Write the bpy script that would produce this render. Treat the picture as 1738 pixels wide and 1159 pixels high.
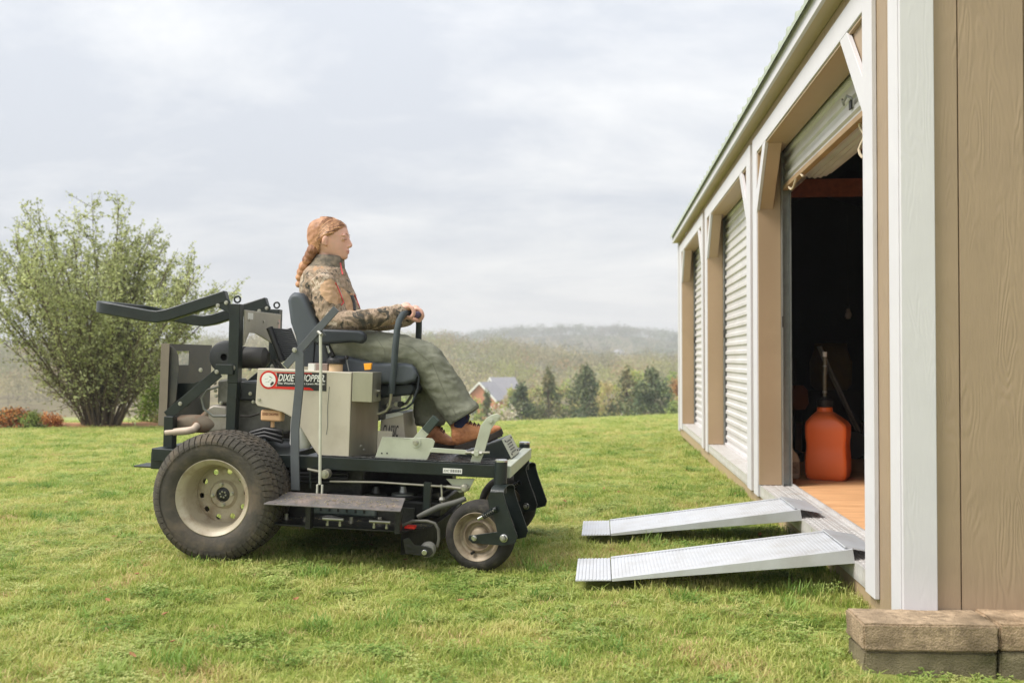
import bpy, bmesh, math, random
import numpy as np
from mathutils import Vector, Matrix, noise
R = math.radians
random.seed(7); rng = np.random.default_rng(7)
for o in list(bpy.data.objects): bpy.data.objects.remove(o)
scene = bpy.context.scene
col = scene.collection

# ---------------------------------------------------------------- camera
F = 1690.0; CX, CY = 869.0, 579.5; CAMH = 0.99
PITCH = math.atan(29.5 / F)
cd = bpy.data.cameras.new('camera'); cam = bpy.data.objects.new('camera', cd); col.objects.link(cam)
cam.location = (0, 0, CAMH); cam.rotation_euler = (R(90) + PITCH, 0, 0)
cd.sensor_width = 36; cd.lens = F / 1738 * 36; cd.clip_start = 0.05; cd.clip_end = 6000
cd.dof.use_dof = True; cd.dof.focus_distance = 4.75; cd.dof.aperture_fstop = 3.4
scene.camera = cam
scene.render.resolution_x = 1024; scene.render.resolution_y = 682

# ---------------------------------------------------------------- light
SUN_EL, SUN_AZ = 51.0, 256.0          # azimuth measured clockwise from +Y (the view direction)
world = bpy.data.worlds.new('World'); scene.world = world; world.use_nodes = True
SKY_STRENGTH = 0.10
def build_world():
    nt = world.node_tree; nt.nodes.clear(); N = nt.nodes.new; L = nt.links.new
    out = N('ShaderNodeOutputWorld'); bg = N('ShaderNodeBackground')
    sky = N('ShaderNodeTexSky'); sky.sky_type = 'NISHITA'; sky.sun_disc = False
    sky.sun_elevation = R(SUN_EL); sky.sun_rotation = R(SUN_AZ); sky.air_density = 1.0; sky.dust_density = 2.0
    tc = N('ShaderNodeTexCoord'); sep = N('ShaderNodeSeparateXYZ'); L(tc.outputs['Generated'], sep.inputs[0])
    # cloud deck: direction projected onto a flat layer overhead
    zc = N('ShaderNodeMath'); zc.operation = 'MAXIMUM'; zc.inputs[1].default_value = 0.0; L(sep.outputs[2], zc.inputs[0])
    za = N('ShaderNodeMath'); za.operation = 'ADD'; za.inputs[1].default_value = 0.24; L(zc.outputs[0], za.inputs[0])
    dx = N('ShaderNodeMath'); dx.operation = 'DIVIDE'; L(sep.outputs[0], dx.inputs[0]); L(za.outputs[0], dx.inputs[1])
    dy = N('ShaderNodeMath'); dy.operation = 'DIVIDE'; L(sep.outputs[1], dy.inputs[0]); L(za.outputs[0], dy.inputs[1])
    cmb = N('ShaderNodeCombineXYZ'); L(dx.outputs[0], cmb.inputs[0]); L(dy.outputs[0], cmb.inputs[1])
    mp = N('ShaderNodeMapping'); mp.inputs['Scale'].default_value = (0.55, 0.85, 1); mp.inputs['Rotation'].default_value = (0, 0, R(14)); mp.inputs['Location'].default_value = (3.1, 1.7, 0)
    L(cmb.outputs[0], mp.inputs[0])
    n1 = N('ShaderNodeTexNoise'); n1.inputs['Scale'].default_value = 2.3; n1.inputs['Detail'].default_value = 7; n1.inputs['Roughness'].default_value = 0.62; n1.inputs['Distortion'].default_value = 0.35
    L(mp.outputs[0], n1.inputs['Vector'])
    n2 = N('ShaderNodeTexNoise'); n2.inputs['Scale'].default_value = 0.5; n2.inputs['Detail'].default_value = 3; L(mp.outputs[0], n2.inputs['Vector'])
    mx = N('ShaderNodeMath'); mx.operation = 'ADD'; L(n1.outputs[0], mx.inputs[0]); L(n2.outputs[0], mx.inputs[1])
    ramp = N('ShaderNodeValToRGB'); e = ramp.color_ramp.elements
    e[0].position = 0.42; e[0].color = (4.1, 4.3, 4.65, 1)        # grey-violet cloud bases
    e[1].position = 0.585; e[1].color = (6.1, 6.08, 6.0, 1)         # bright white cloud
    hm = N('ShaderNodeMath'); hm.operation = 'MULTIPLY'; hm.inputs[1].default_value = 0.5; L(mx.outputs[0], hm.inputs[0])
    L(hm.outputs[0], ramp.inputs[0])
    # overcast luminance: brighter towards the zenith (CIE overcast sky)
    g1 = N('ShaderNodeMath'); g1.operation = 'MULTIPLY_ADD'; g1.inputs[1].default_value = 0.9; g1.inputs[2].default_value = 0.88; L(zc.outputs[0], g1.inputs[0])
    gm = N('ShaderNodeVectorMath'); gm.operation = 'SCALE'; L(ramp.outputs[0], gm.inputs[0]); L(g1.outputs[0], gm.inputs['Scale'])
    mix = N('ShaderNodeMixRGB'); mix.inputs[0].default_value = 0.94
    L(sky.outputs[0], mix.inputs[1]); L(gm.outputs[0], mix.inputs[2])
    L(mix.outputs[0], bg.inputs[0]); bg.inputs[1].default_value = SKY_STRENGTH
    L(bg.outputs[0], out.inputs[0])
build_world()
sd = bpy.data.lights.new('sun', 'SUN'); sd.energy = 2.5; sd.angle = R(26); sd.color = (1.0, 0.95, 0.88)
sun = bpy.data.objects.new('sun', sd); col.objects.link(sun)
sdir = Vector((math.sin(R(SUN_AZ)) * math.cos(R(SUN_EL)), math.cos(R(SUN_AZ)) * math.cos(R(SUN_EL)), math.sin(R(SUN_EL))))
sun.rotation_euler = sdir.to_track_quat('Z', 'Y').to_euler(); sun.location = sdir * 30
vs = scene.view_settings; vs.view_transform = 'Standard'; vs.look = 'None'; vs.gamma = 1; vs.use_curve_mapping = False
vs.exposure = 0.78

# ---------------------------------------------------------------- helpers
def lin(r, g, b):
    f = lambda c: (c / 255) / 12.92 if c <= 10 else ((c / 255 + 0.055) / 1.055) ** 2.4
    return (f(r), f(g), f(b))
MATS = {}
def mat(name, c, rough=0.5, metal=0.0, var=0.12, vs=6.0, c2=None, bump=0.0, bs=60.0, spec=0.5, coat=0.0, rv=0.1, stretch=(1, 1, 1), dirt=None, dirt_amt=0.5, dirt_s=3.0, trans=0.0, sss=0.0):
    if name in MATS: return MATS[name]
    m = bpy.data.materials.new(name); m.use_nodes = True; MATS[name] = m
    nt = m.node_tree; N = nt.nodes.new; L = nt.links.new; b = nt.nodes['Principled BSDF']
    b.inputs['Metallic'].default_value = metal; b.inputs['Specular IOR Level'].default_value = spec
    b.inputs['Coat Weight'].default_value = coat
    tc = N('ShaderNodeTexCoord'); mp = N('ShaderNodeMapping'); mp.inputs['Scale'].default_value = stretch; L(tc.outputs['Object'], mp.inputs[0])
    n = N('ShaderNodeTexNoise'); n.inputs['Scale'].default_value = vs; n.inputs['Detail'].default_value = 6; n.inputs['Roughness'].default_value = 0.6; L(mp.outputs[0], n.inputs['Vector'])
    rp = N('ShaderNodeValToRGB'); rp.color_ramp.elements[0].position = 0.3; rp.color_ramp.elements[1].position = 0.7
    a = tuple(max(0, x * (1 - var)) for x in c); d = tuple(min(1, x * (1 + var)) for x in (c2 or c))
    rp.color_ramp.elements[0].color = (*a, 1); rp.color_ramp.elements[1].color = (*d, 1)
    L(n.outputs[0], rp.inputs[0]); outc = rp.outputs[0]
    if dirt:
        n3 = N('ShaderNodeTexNoise'); n3.inputs['Scale'].default_value = dirt_s; n3.inputs['Detail'].default_value = 8; n3.inputs['Roughness'].default_value = 0.65; L(mp.outputs[0], n3.inputs['Vector'])
        r3 = N('ShaderNodeValToRGB'); r3.color_ramp.elements[0].position = 0.48; r3.color_ramp.elements[1].position = 0.72
        r3.color_ramp.elements[0].color = (0, 0, 0, 1); r3.color_ramp.elements[1].color = (dirt_amt,) * 3 + (1,)
        L(n3.outputs[0], r3.inputs[0])
        mxr = N('ShaderNodeMixRGB'); mxr.inputs[2].default_value = (*dirt, 1); L(r3.outputs[0], mxr.inputs[0]); L(outc, mxr.inputs[1]); outc = mxr.outputs[0]
    L(outc, b.inputs['Base Color'])
    mr = N('ShaderNodeMapRange'); mr.inputs['To Min'].default_value = max(0.03, rough - rv); mr.inputs['To Max'].default_value = min(1, rough + rv)
    L(n.outputs[0], mr.inputs['Value']); L(mr.outputs[0], b.inputs['Roughness'])
    if bump:
        n2 = N('ShaderNodeTexNoise'); n2.inputs['Scale'].default_value = bs; n2.inputs['Detail'].default_value = 5; L(mp.outputs[0], n2.inputs['Vector'])
        bp = N('ShaderNodeBump'); bp.inputs['Strength'].default_value = bump; bp.inputs['Distance'].default_value = 0.01
        L(n2.outputs[0], bp.inputs['Height']); L(bp.outputs[0], b.inputs['Normal'])
    if sss: b.inputs['Subsurface Weight'].default_value = sss; b.inputs['Subsurface Radius'].default_value = (0.01, 0.004, 0.002)
    return m

class MB:
    """collects shapes into one mesh"""
    def __init__(s): s.v = []; s.f = []; s.m = []; s.cm = 0
    def add(s, vs, fs):
        o = len(s.v); s.v += [tuple(x) for x in vs]; s.f += [tuple(i + o for i in f) for f in fs]; s.m += [s.cm] * len(fs); return s
    def box(s, x0, x1, y0, y1, z0, z1, mtx=None):
        x0, x1 = sorted((x0, x1)); y0, y1 = sorted((y0, y1)); z0, z1 = sorted((z0, z1))
        v = [Vector((x, y, z)) for x in (x0, x1) for y in (y0, y1) for z in (z0, z1)]
        if mtx: v = [mtx @ p for p in v]
        return s.add(v, [(0, 1, 3, 2), (4, 6, 7, 5), (0, 4, 5, 1), (2, 3, 7, 6), (0, 2, 6, 4), (1, 5, 7, 3)])
    def bar(s, a, b, w, h, up=(0, 0, 1)):
        """rectangular bar from a to b, w across, h along up"""
        a = Vector(a); b = Vector(b); d = (b - a).normalized(); u = Vector(up); sd = d.cross(u).normalized(); u = sd.cross(d).normalized()
        v = [p + sd * (w / 2 * i) + u * (h / 2 * j) for p in (a, b) for i, j in ((-1, -1), (1, -1), (1, 1), (-1, 1))]
        return s.add(v, [(3, 2, 1, 0), (4, 5, 6, 7), (0, 1, 5, 4), (1, 2, 6, 5), (2, 3, 7, 6), (3, 0, 4, 7)])
    def tube(s, pts, r, n=10, cap=True, flat=None):
        pts = [Vector(p) for p in pts]; k = len(pts); rs = r if isinstance(r, (list, tuple)) else [r] * k
        v = []; prev = None
        for i, p in enumerate(pts):
            t = (pts[min(i + 1, k - 1)] - pts[max(i - 1, 0)]).normalized()
            if prev is None:
                ref = Vector((0, 0, 1)) if abs(t.z) < 0.9 else Vector((1, 0, 0)); a = t.cross(ref).normalized()
            else:
                a = (prev - t * prev.dot(t)).normalized()
            b = t.cross(a); prev = a
            for j in range(n):
                th = 2 * math.pi * j / n; v.append(p + (a * math.cos(th) + b * math.sin(th)) * rs[i])
        f = [(i * n + j, i * n + (j + 1) % n, (i + 1) * n + (j + 1) % n, (i + 1) * n + j) for i in range(k - 1) for j in range(n)]
        if cap: f += [tuple(range(n - 1, -1, -1)), tuple((k - 1) * n + j for j in range(n))]
        return s.add(v, f)
    def cyl(s, a, b, r, n=20, r2=None): return s.tube([a, b], [r, r if r2 is None else r2], n)
    def prism(s, poly, y0, y1, mtx=None):
        """poly of (x,z), extruded along y"""
        k = len(poly); v = [Vector((x, y0, z)) for x, z in poly] + [Vector((x, y1, z)) for x, z in poly]
        if mtx: v = [mtx @ p for p in v]
        A = sum(poly[i][0] * poly[(i + 1) % k][1] - poly[(i + 1) % k][0] * poly[i][1] for i in range(k))
        f = [tuple(range(k)), tuple(range(2 * k - 1, k - 1, -1))] + [(i, i + k, (i + 1) % k + k, (i + 1) % k) for i in range(k)]
        if (A > 0) != (y1 > y0): f = [tuple(reversed(q)) for q in f]
        return s.add(v, f)
    def lathe(s, prof, n=48, axis='y', c=(0, 0, 0), closed=False):
        """prof of (radius, along axis)"""
        c = Vector(c); v = []; k = len(prof)
        for i in range(n):
            th = 2 * math.pi * i / n
            for r, h in prof:
                a, b = r * math.cos(th), r * math.sin(th)
                v.append(c + (Vector((a, h, b)) if axis == 'y' else Vector((a, b, h)) if axis == 'z' else Vector((h, a, b))))
        rngk = range(k if closed else k - 1)
        f = [(i * k + j, ((i + 1) % n) * k + j, ((i + 1) % n) * k + (j + 1) % k, i * k + (j + 1) % k) for i in range(n) for j in rngk]
        return s.add(v, f)
    def mesh(s, name):
        me = bpy.data.meshes.new(name); me.from_pydata(s.v, [], s.f); me.polygons.foreach_set('material_index', s.m)
        bm = bmesh.new(); bm.from_mesh(me); bmesh.ops.recalc_face_normals(bm, faces=bm.faces); bm.to_mesh(me); bm.free(); return me
    def build(s, name, m, parent=None, bevel=0.0, smooth=35, seg=2):
        me = s.mesh(name)
        for mm in (m if isinstance(m, (list, tuple)) else [m]): me.materials.append(mm)
        return link(name, me, parent, bevel, smooth, seg)
def link(name, me, parent=None, bevel=0.0, smooth=35, seg=2):
    o = bpy.data.objects.new(name, me); col.objects.link(o); o.parent = parent
    if smooth and len(me.polygons):
        me.polygons.foreach_set('use_smooth', [True] * len(me.polygons)); me.set_sharp_from_angle(angle=R(smooth))
    if bevel:
        b = o.modifiers.new('bevel', 'BEVEL'); b.width = bevel; b.segments = seg; b.limit_method = 'ANGLE'; b.angle_limit = R(40)
        b.harden_normals = True
    return o
def tag(o, label=None, cat=None, group=None, kind=None):
    if label: o['label'] = label
    if cat: o['category'] = cat
    if group: o['group'] = group
    if kind: o['kind'] = kind
    return o
def empty(name, loc=(0, 0, 0), rz=0.0):
    o = bpy.data.objects.new(name, None); col.objects.link(o); o.location = loc; o.rotation_euler = (0, 0, rz); o.empty_display_size = 0.1; return o
def copy_obj(o, parent=None, loc=None):
    c = o.copy(); col.objects.link(c); c.parent = parent
    if loc is not None: c.location = loc
    return c
def copy_tree(o, parent=None):
    c = copy_obj(o, parent)
    for ch in [x for x in bpy.data.objects if x.parent == o and x != c]: copy_tree(ch, c)
    return c
def ray(px, py):
    d = Vector(((px - CX) / F, 1.0, -(py - CY) / F)); d.rotate(Matrix.Rotation(PITCH, 3, 'X')); return d
def at_depth(px, py, y):
    d = ray(px, py); return Vector((0, 0, CAMH)) + d * (y / d.y)

# ---------------------------------------------------------------- ground
def kq(x, y):
    r = x / max(y, 2.0)
    return float(np.interp(r, [-0.3, -0.01, 0.17, 0.4], [0.00142, 0.00146, 0.00108, 0.0009]))
def gz(x, y):
    d = max(0.0, y - 4.0); V = 10.0
    return -V * (1 - math.exp(-kq(x, y) * d * d / V)) + 0.042 * float(np.interp(-x, [0.1, 1.45], [0, 1])) * math.exp(-((max(0, y - 6)) / 6) ** 2) - 0.085 * math.exp(-((x - 1.5) / 0.6) ** 2 - ((y - 2.7) / 0.75) ** 2)
def build_ground():
    ys = [-60, -20, -6, 0, 2] + list(np.arange(2.2, 12, 0.2)) + list(np.arange(12, 60, 2.0)) + list(np.arange(60, 200, 10.0)) + [220, 260, 320, 400, 600, 900, 1250]
    nx = 120; v = []; f = []
    for y in ys:
        half = max(14.0, abs(y) * 0.95)
        for i in range(nx + 1):
            x = -half + 2 * half * i / nx; v.append((x, y, gz(x, y)))
    for j in range(len(ys) - 1):
        for i in range(nx):
            a = j * (nx + 1) + i; f.append((a, a + 1, a + nx + 2, a + nx + 1))
    me = bpy.data.meshes.new('ground'); me.from_pydata(v, [], f)
    m = bpy.data.materials.new('lawn_soil'); m.use_nodes = True; nt = m.node_tree; N = nt.nodes.new; L = nt.links.new; b = nt.nodes['Principled BSDF']
    g = N('ShaderNodeNewGeometry')
    n1 = N('ShaderNodeTexNoise'); n1.inputs['Scale'].default_value = 0.55; n1.inputs['Detail'].default_value = 8; n1.inputs['Roughness'].default_value = 0.7; L(g.outputs['Position'], n1.inputs['Vector'])
    r1 = N('ShaderNodeValToRGB'); e = r1.color_ramp.elements
    e[0].position = 0.36; e[0].color = (0.24, 0.30, 0.06, 1); e[1].position = 0.66; e[1].color = (0.40, 0.40, 0.13, 1)
    L(n1.outputs[0], r1.inputs[0])
    n2 = N('ShaderNodeTexNoise'); n2.inputs['Scale'].default_value = 22; n2.inputs['Detail'].default_value = 6; n2.inputs['Roughness'].default_value = 0.75; L(g.outputs['Position'], n2.inputs['Vector'])
    r2 = N('ShaderNodeValToRGB'); r2.color_ramp.elements[0].position = 0.3; r2.color_ramp.elements[0].color = (0.6, 0.6, 0.6, 1); r2.color_ramp.elements[1].position = 0.7; r2.color_ramp.elements[1].color = (1.25, 1.25, 1.2, 1)
    L(n2.outputs[0], r2.inputs[0])
    mm = N('ShaderNodeMixRGB'); mm.blend_type = 'MULTIPLY'; mm.inputs[0].default_value = 1; L(r1.outputs[0], mm.inputs[1]); L(r2.outputs[0], mm.inputs[2])
    L(mm.outputs[0], b.inputs['Base Color']); b.inputs['Roughness'].default_value = 0.95; b.inputs['Specular IOR Level'].default_value = 0.15
    bp = N('ShaderNodeBump'); bp.inputs['Distance'].default_value = 0.03; bp.inputs['Strength'].default_value = 0.8; L(n2.outputs[0], bp.inputs['Height']); L(bp.outputs[0], b.inputs['Normal'])
    me.materials.append(m)
    o = link('ground', me, smooth=180); tag(o, kind='structure'); return o
ground = build_ground()
# ================================================================ shed
SHY = R(5.13); SD0 = 3.47
FX0 = 1.059 + 0.0897 * SD0
shed = empty('shed', (FX0, SD0, 0), R(90) - SHY)
tag(shed, 'long tan storage shed with white trim, metal roof and three roll-up doors', 'shed')
def bumpwood(name, c, strength, dist=0.004, sc=1.0, c2=None, var=0.06):
    m = mat(name, c, 0.55, 0, var, 5, c2=c2, rv=0.08)
    nt = m.node_tree; N = nt.nodes.new; L = nt.links.new; b = nt.nodes['Principled BSDF']
    tc = N('ShaderNodeTexCoord'); mp = N('ShaderNodeMapping'); mp.inputs['Scale'].default_value = (sc, sc, 0.20 * sc); L(tc.outputs['Object'], mp.inputs[0])
    wv = N('ShaderNodeTexNoise'); wv.inputs['Scale'].default_value = 13; wv.inputs['Detail'].default_value = 1.5; wv.inputs['Distortion'].default_value = 0.25; L(mp.outputs[0], wv.inputs['Vector'])
    ml = N('ShaderNodeMath'); ml.operation = 'MULTIPLY'; ml.inputs[1].default_value = 75; L(wv.outputs[0], ml.inputs[0])
    sn = N('ShaderNodeMath'); sn.operation = 'SINE'; L(ml.outputs[0], sn.inputs[0])
    nz = N('ShaderNodeTexNoise'); nz.inputs['Scale'].default_value = 10; nz.inputs['Detail'].default_value = 4; L(mp.outputs[0], nz.inputs['Vector'])
    r = N('ShaderNodeValToRGB'); r.color_ramp.elements[0].position = 0.42; r.color_ramp.elements[1].position = 0.62; L(nz.outputs[0], r.inputs[0])
    mu = N('ShaderNodeMath'); mu.operation = 'MULTIPLY'; L(sn.outputs[0], mu.inputs[0]); L(r.outputs[0], mu.inputs[1])
    mp2 = N('ShaderNodeMapping'); mp2.inputs['Scale'].default_value = (70 * sc, 70 * sc, 12 * sc); L(tc.outputs['Object'], mp2.inputs[0])
    fn = N('ShaderNodeTexNoise'); fn.inputs['Scale'].default_value = 1.6; fn.inputs['Detail'].default_value = 3; L(mp2.outputs[0], fn.inputs['Vector'])
    ad = N('ShaderNodeMath'); ad.operation = 'MULTIPLY_ADD'; ad.inputs[1].default_value = 1.7; L(fn.outputs[0], ad.inputs[0]); L(mu.outputs[0], ad.inputs[2])
    bp = N('ShaderNodeBump'); bp.inputs['Strength'].default_value = strength; bp.inputs['Distance'].default_value = dist
    L(ad.outputs[0], bp.inputs['Height']); L(bp.outputs[0], b.inputs['Normal'])
    return m
TAN = bumpwood('tan_siding', lin(158, 137, 113), 0.24, 0.0025)
TANP = mat('tan_paint', lin(176, 150, 120), 0.5, 0, 0.06, 4, bump=0.1, bs=40, dirt=lin(120, 96, 72), dirt_amt=0.25, dirt_s=2)
WHITE = bumpwood('white_trim_paint', lin(207, 205, 209), 0.12, 0.002, 1.0, var=0.03)
CURT = mat('curtain_metal', lin(206, 203, 203), 0.45, 0.0, 0.05, 3, dirt=lin(150, 145, 130), dirt_amt=0.25, dirt_s=2.2, rv=0.08)
GALV = mat('galvanised', lin(150, 152, 150), 0.42, 0.7, 0.12, 20)
ALU = mat('aluminium', lin(210, 207, 204), 0.40, 0.3, 0.06, 14, dirt=lin(176, 150, 128), dirt_amt=0.4, dirt_s=9)
SHADEWALL = mat('shade_dark_wall', (0.012, 0.013, 0.017), 0.6, 0, 0.3, 5, bump=0.4, bs=6)  # interior shade put into the colour: near-black walls and roof underside
JOIST = mat('stained_joist', lin(150, 84, 56), 0.7, 0, 0.25, 3, stretch=(1, 8, 8))
PLY = mat('plywood_floor', lin(214, 160, 112), 0.6, 0, 0.12, 3, stretch=(5, 1, 1), c2=lin(222, 172, 124))
ROOFM = mat('roof_metal', lin(168, 176, 158), 0.5, 0.0, 0.06, 5)
SL, SW = 10.02, 3.6          # length and depth of the shed
ZW, ZS = 2.56, 0.03          # wall top and siding bottom
bays = [(0.333, 0.472, 3.18, 3.355), (3.475, 3.655, 6.34, 6.53), (6.75, 6.90, 9.47, 9.80)]
ZH0, ZH1 = 2.37, 2.485
# facade siding, each board its own
wall = empty('facade_wall'); wall.parent = shed
def sboard(t0, t1, z0, z1, par, y0=0.0, y1=-0.012):
    MB().box(t0 + 0.0025, t1 - 0.0025, y0, y1, z0, z1).build('siding_board', TAN, par, 0.003, 35, 1)
t = 0.0; edges = [0.0]
while t < SL - 0.05:
    t = min(t + 0.2032, SL); edges.append(t)
cuts = sorted(set(edges + [b[1] for b in bays] + [b[2] for b in bays]))
for a, b in zip(cuts[:-1], cuts[1:]):
    if b - a < 0.02: continue
    mid = (a + b) / 2
    inside = any(q[1] <= mid <= q[2] for q in bays)
    sboard(a, b, ZH0 if inside else ZS, ZW, wall)
# framing behind the siding: jambs, backing sheets
back = MB()
segs = [(0.0, bays[0][1]), (bays[0][2], bays[1][1]), (bays[1][2], bays[2][1]), (bays[2][2], SL)]
for a, b in segs: back.box(a, b, -0.0121, -0.13, 0.10, ZW)
for q in bays: back.box(q[1] + 0.0005, q[2] - 0.0005, -0.0122, -0.13, ZH0 + 0.0012, ZW - 0.001)
back.build('wall_core', TANP, wall)
for q in bays:
    MB().box(q[2] - 0.012, q[2], 0.012, -0.135, 0.155, ZH0 - 0.0135).build('jamb_board', TANP, wall, 0.002)
    MB().box(q[1], q[1] + 0.012, 0.012, -0.135, 0.155, ZH0 - 0.0135).build('jamb_board', TANP, wall, 0.002)
    MB().box(q[1], q[2], 0.012, -0.135, ZH0 - 0.013, ZH0 - 0.001).build('head_board', TANP, wall, 0.002)
# white trim
def trim(mb_args, name='trim_board', m=WHITE, par=None):
    return MB().box(*mb_args).build(name, m, par or shed, 0.003, 35, 1)
for i, (p0, o0, o1, p1) in enumerate(bays):
    trim((p0, o0 - 0.001, 0.0205, 0.001, 0.075, ZH1), 'door_post_trim')
    trim((o1 + 0.001, p1, 0.0205, 0.001, 0.075, ZH1), 'door_post_trim')
    trim((o0, o1, 0.0203, 0.001, ZH0, ZH1 - 0.001), 'header_trim')
    for tt, sgn in ((o0, 1), (o1, -1)):          # corner braces, white face over a tan back
        L_ = 0.26; w = 0.12
        poly = [(tt, ZH0 - L_), (tt, ZH0 - L_ - w * 1.2), (tt + sgn * (0.25 + w), ZH0), (tt + sgn * 0.25, ZH0)]
        MB().prism(poly, 0.0, 0.0195).build('corner_brace', WHITE, shed, 0.002)
        MB().prism([(tt + sgn * 0.013, ZH0 - L_ - w * 0.75), (tt + sgn * 0.013, ZH0 - L_ - w * 1.05), (tt + sgn * (0.25 + w * .92), ZH0 - 0.0135), (tt + sgn * (0.25 + w * .6), ZH0 - 0.0135)], -0.001, -0.085).build('brace_block', TANP, shed, 0.002)
    # tan filler panel in the brace corner
    for tt, sgn in ((o0, 1), (o1, -1)):
        MB().prism([(tt + sgn * 0.002, ZH0 - 0.0015), (tt + sgn * 0.002, ZH0 - 0.30), (tt + sgn * 0.28, ZH0 - 0.0015)], -0.005, -0.017).build('brace_panel', TAN, shed)
trim((0.0, 0.115, 0.021, 0.001, ZS - 0.005, ZW), 'corner_board')
trim((SL - 0.10, SL, 0.021, 0.001, ZS - 0.005, ZW), 'corner_board')
# skid, floor, thresholds
SKID = mat('skid_paint', lin(176, 154, 122), 0.6, 0, 0.1, 3, bump=0.2, bs=30, dirt=lin(110, 92, 66), dirt_amt=0.4)
MB().box(-0.002, SL, -0.003, -0.13, -0.03, 0.0995).build('skid_beam', SKID, shed, 0.004)
MB().box(-0.002, SL, -SW, -SW + 0.12, -0.03, 0.0995).build('skid_beam', SKID, shed, 0.004)
for a, b in segs: pass
for i in range(9):
    a, b = 0.06 + i * 1.22, min(0.06 + (i + 1) * 1.22, SL - 0.05)
    if b - a > 0.1: MB().box(a + 0.001, b - 0.001, -0.131, -SW + 0.02, 0.10, 0.15).build('floor_sheet', PLY, shed, 0.001)
def diamond_plate(t0, t1, name='threshold_plate'):
    mb = MB(); z = 0.1515
    mb.box(t0, t1, 0.006, -0.205, 0.1005, z)
    mb.box(t0, t1, 0.0065, 0.0035, 0.075, z + 0.0008)                 # folded front edge
    mb.box(t0 + 0.03, t1 - 0.03, -0.196, -0.208, z, z + 0.016)        # raised rear stop
    for k in range(5): mb.box(t0 + 0.002, t1 - 0.002, -0.02 - k * 0.036, -0.028 - k * 0.036, z, z + 0.003)
    o = mb.build(name, ALU, shed, 0.001, 35, 1)
    tr = MB(); n = int((t1 - t0) / 0.026)
    for k in range(n):
        tt = t0 + 0.012 + k * 0.026
        for j in range(6):
            yy = 0.0 - j * 0.036 - (0.012 if k % 2 else 0.004); sg = 1 if (k + j) % 2 else -1
            tr.add([(tt - 0.009, yy - 0.003 * sg, z + 0.0006), (tt, yy - 0.003, z + 0.0006), (tt + 0.009, yy + 0.003 * sg, z + 0.0006), (tt, yy + 0.003, z + 0.0006), (tt, yy, z + 0.0036)], [(0, 1, 4), (1, 2, 4), (2, 3, 4), (3, 0, 4)])
        tr.add([(tt - 0.004, 0.0066, 0.08), (tt + 0.004, 0.0066, 0.08), (tt + 0.008, 0.0066, z - 0.004), (tt, 0.0066, z - 0.004), (tt + 0.002, 0.0092, 0.11)], [(0, 1, 4), (1, 2, 4), (2, 3, 4), (3, 0, 4)])
    t_ = tr.build('tread_pattern', ALU, o, smooth=0); t_['kind'] = 'stuff'
for q in bays: diamond_plate(q[1] + 0.013, q[2] - 0.013)
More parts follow.
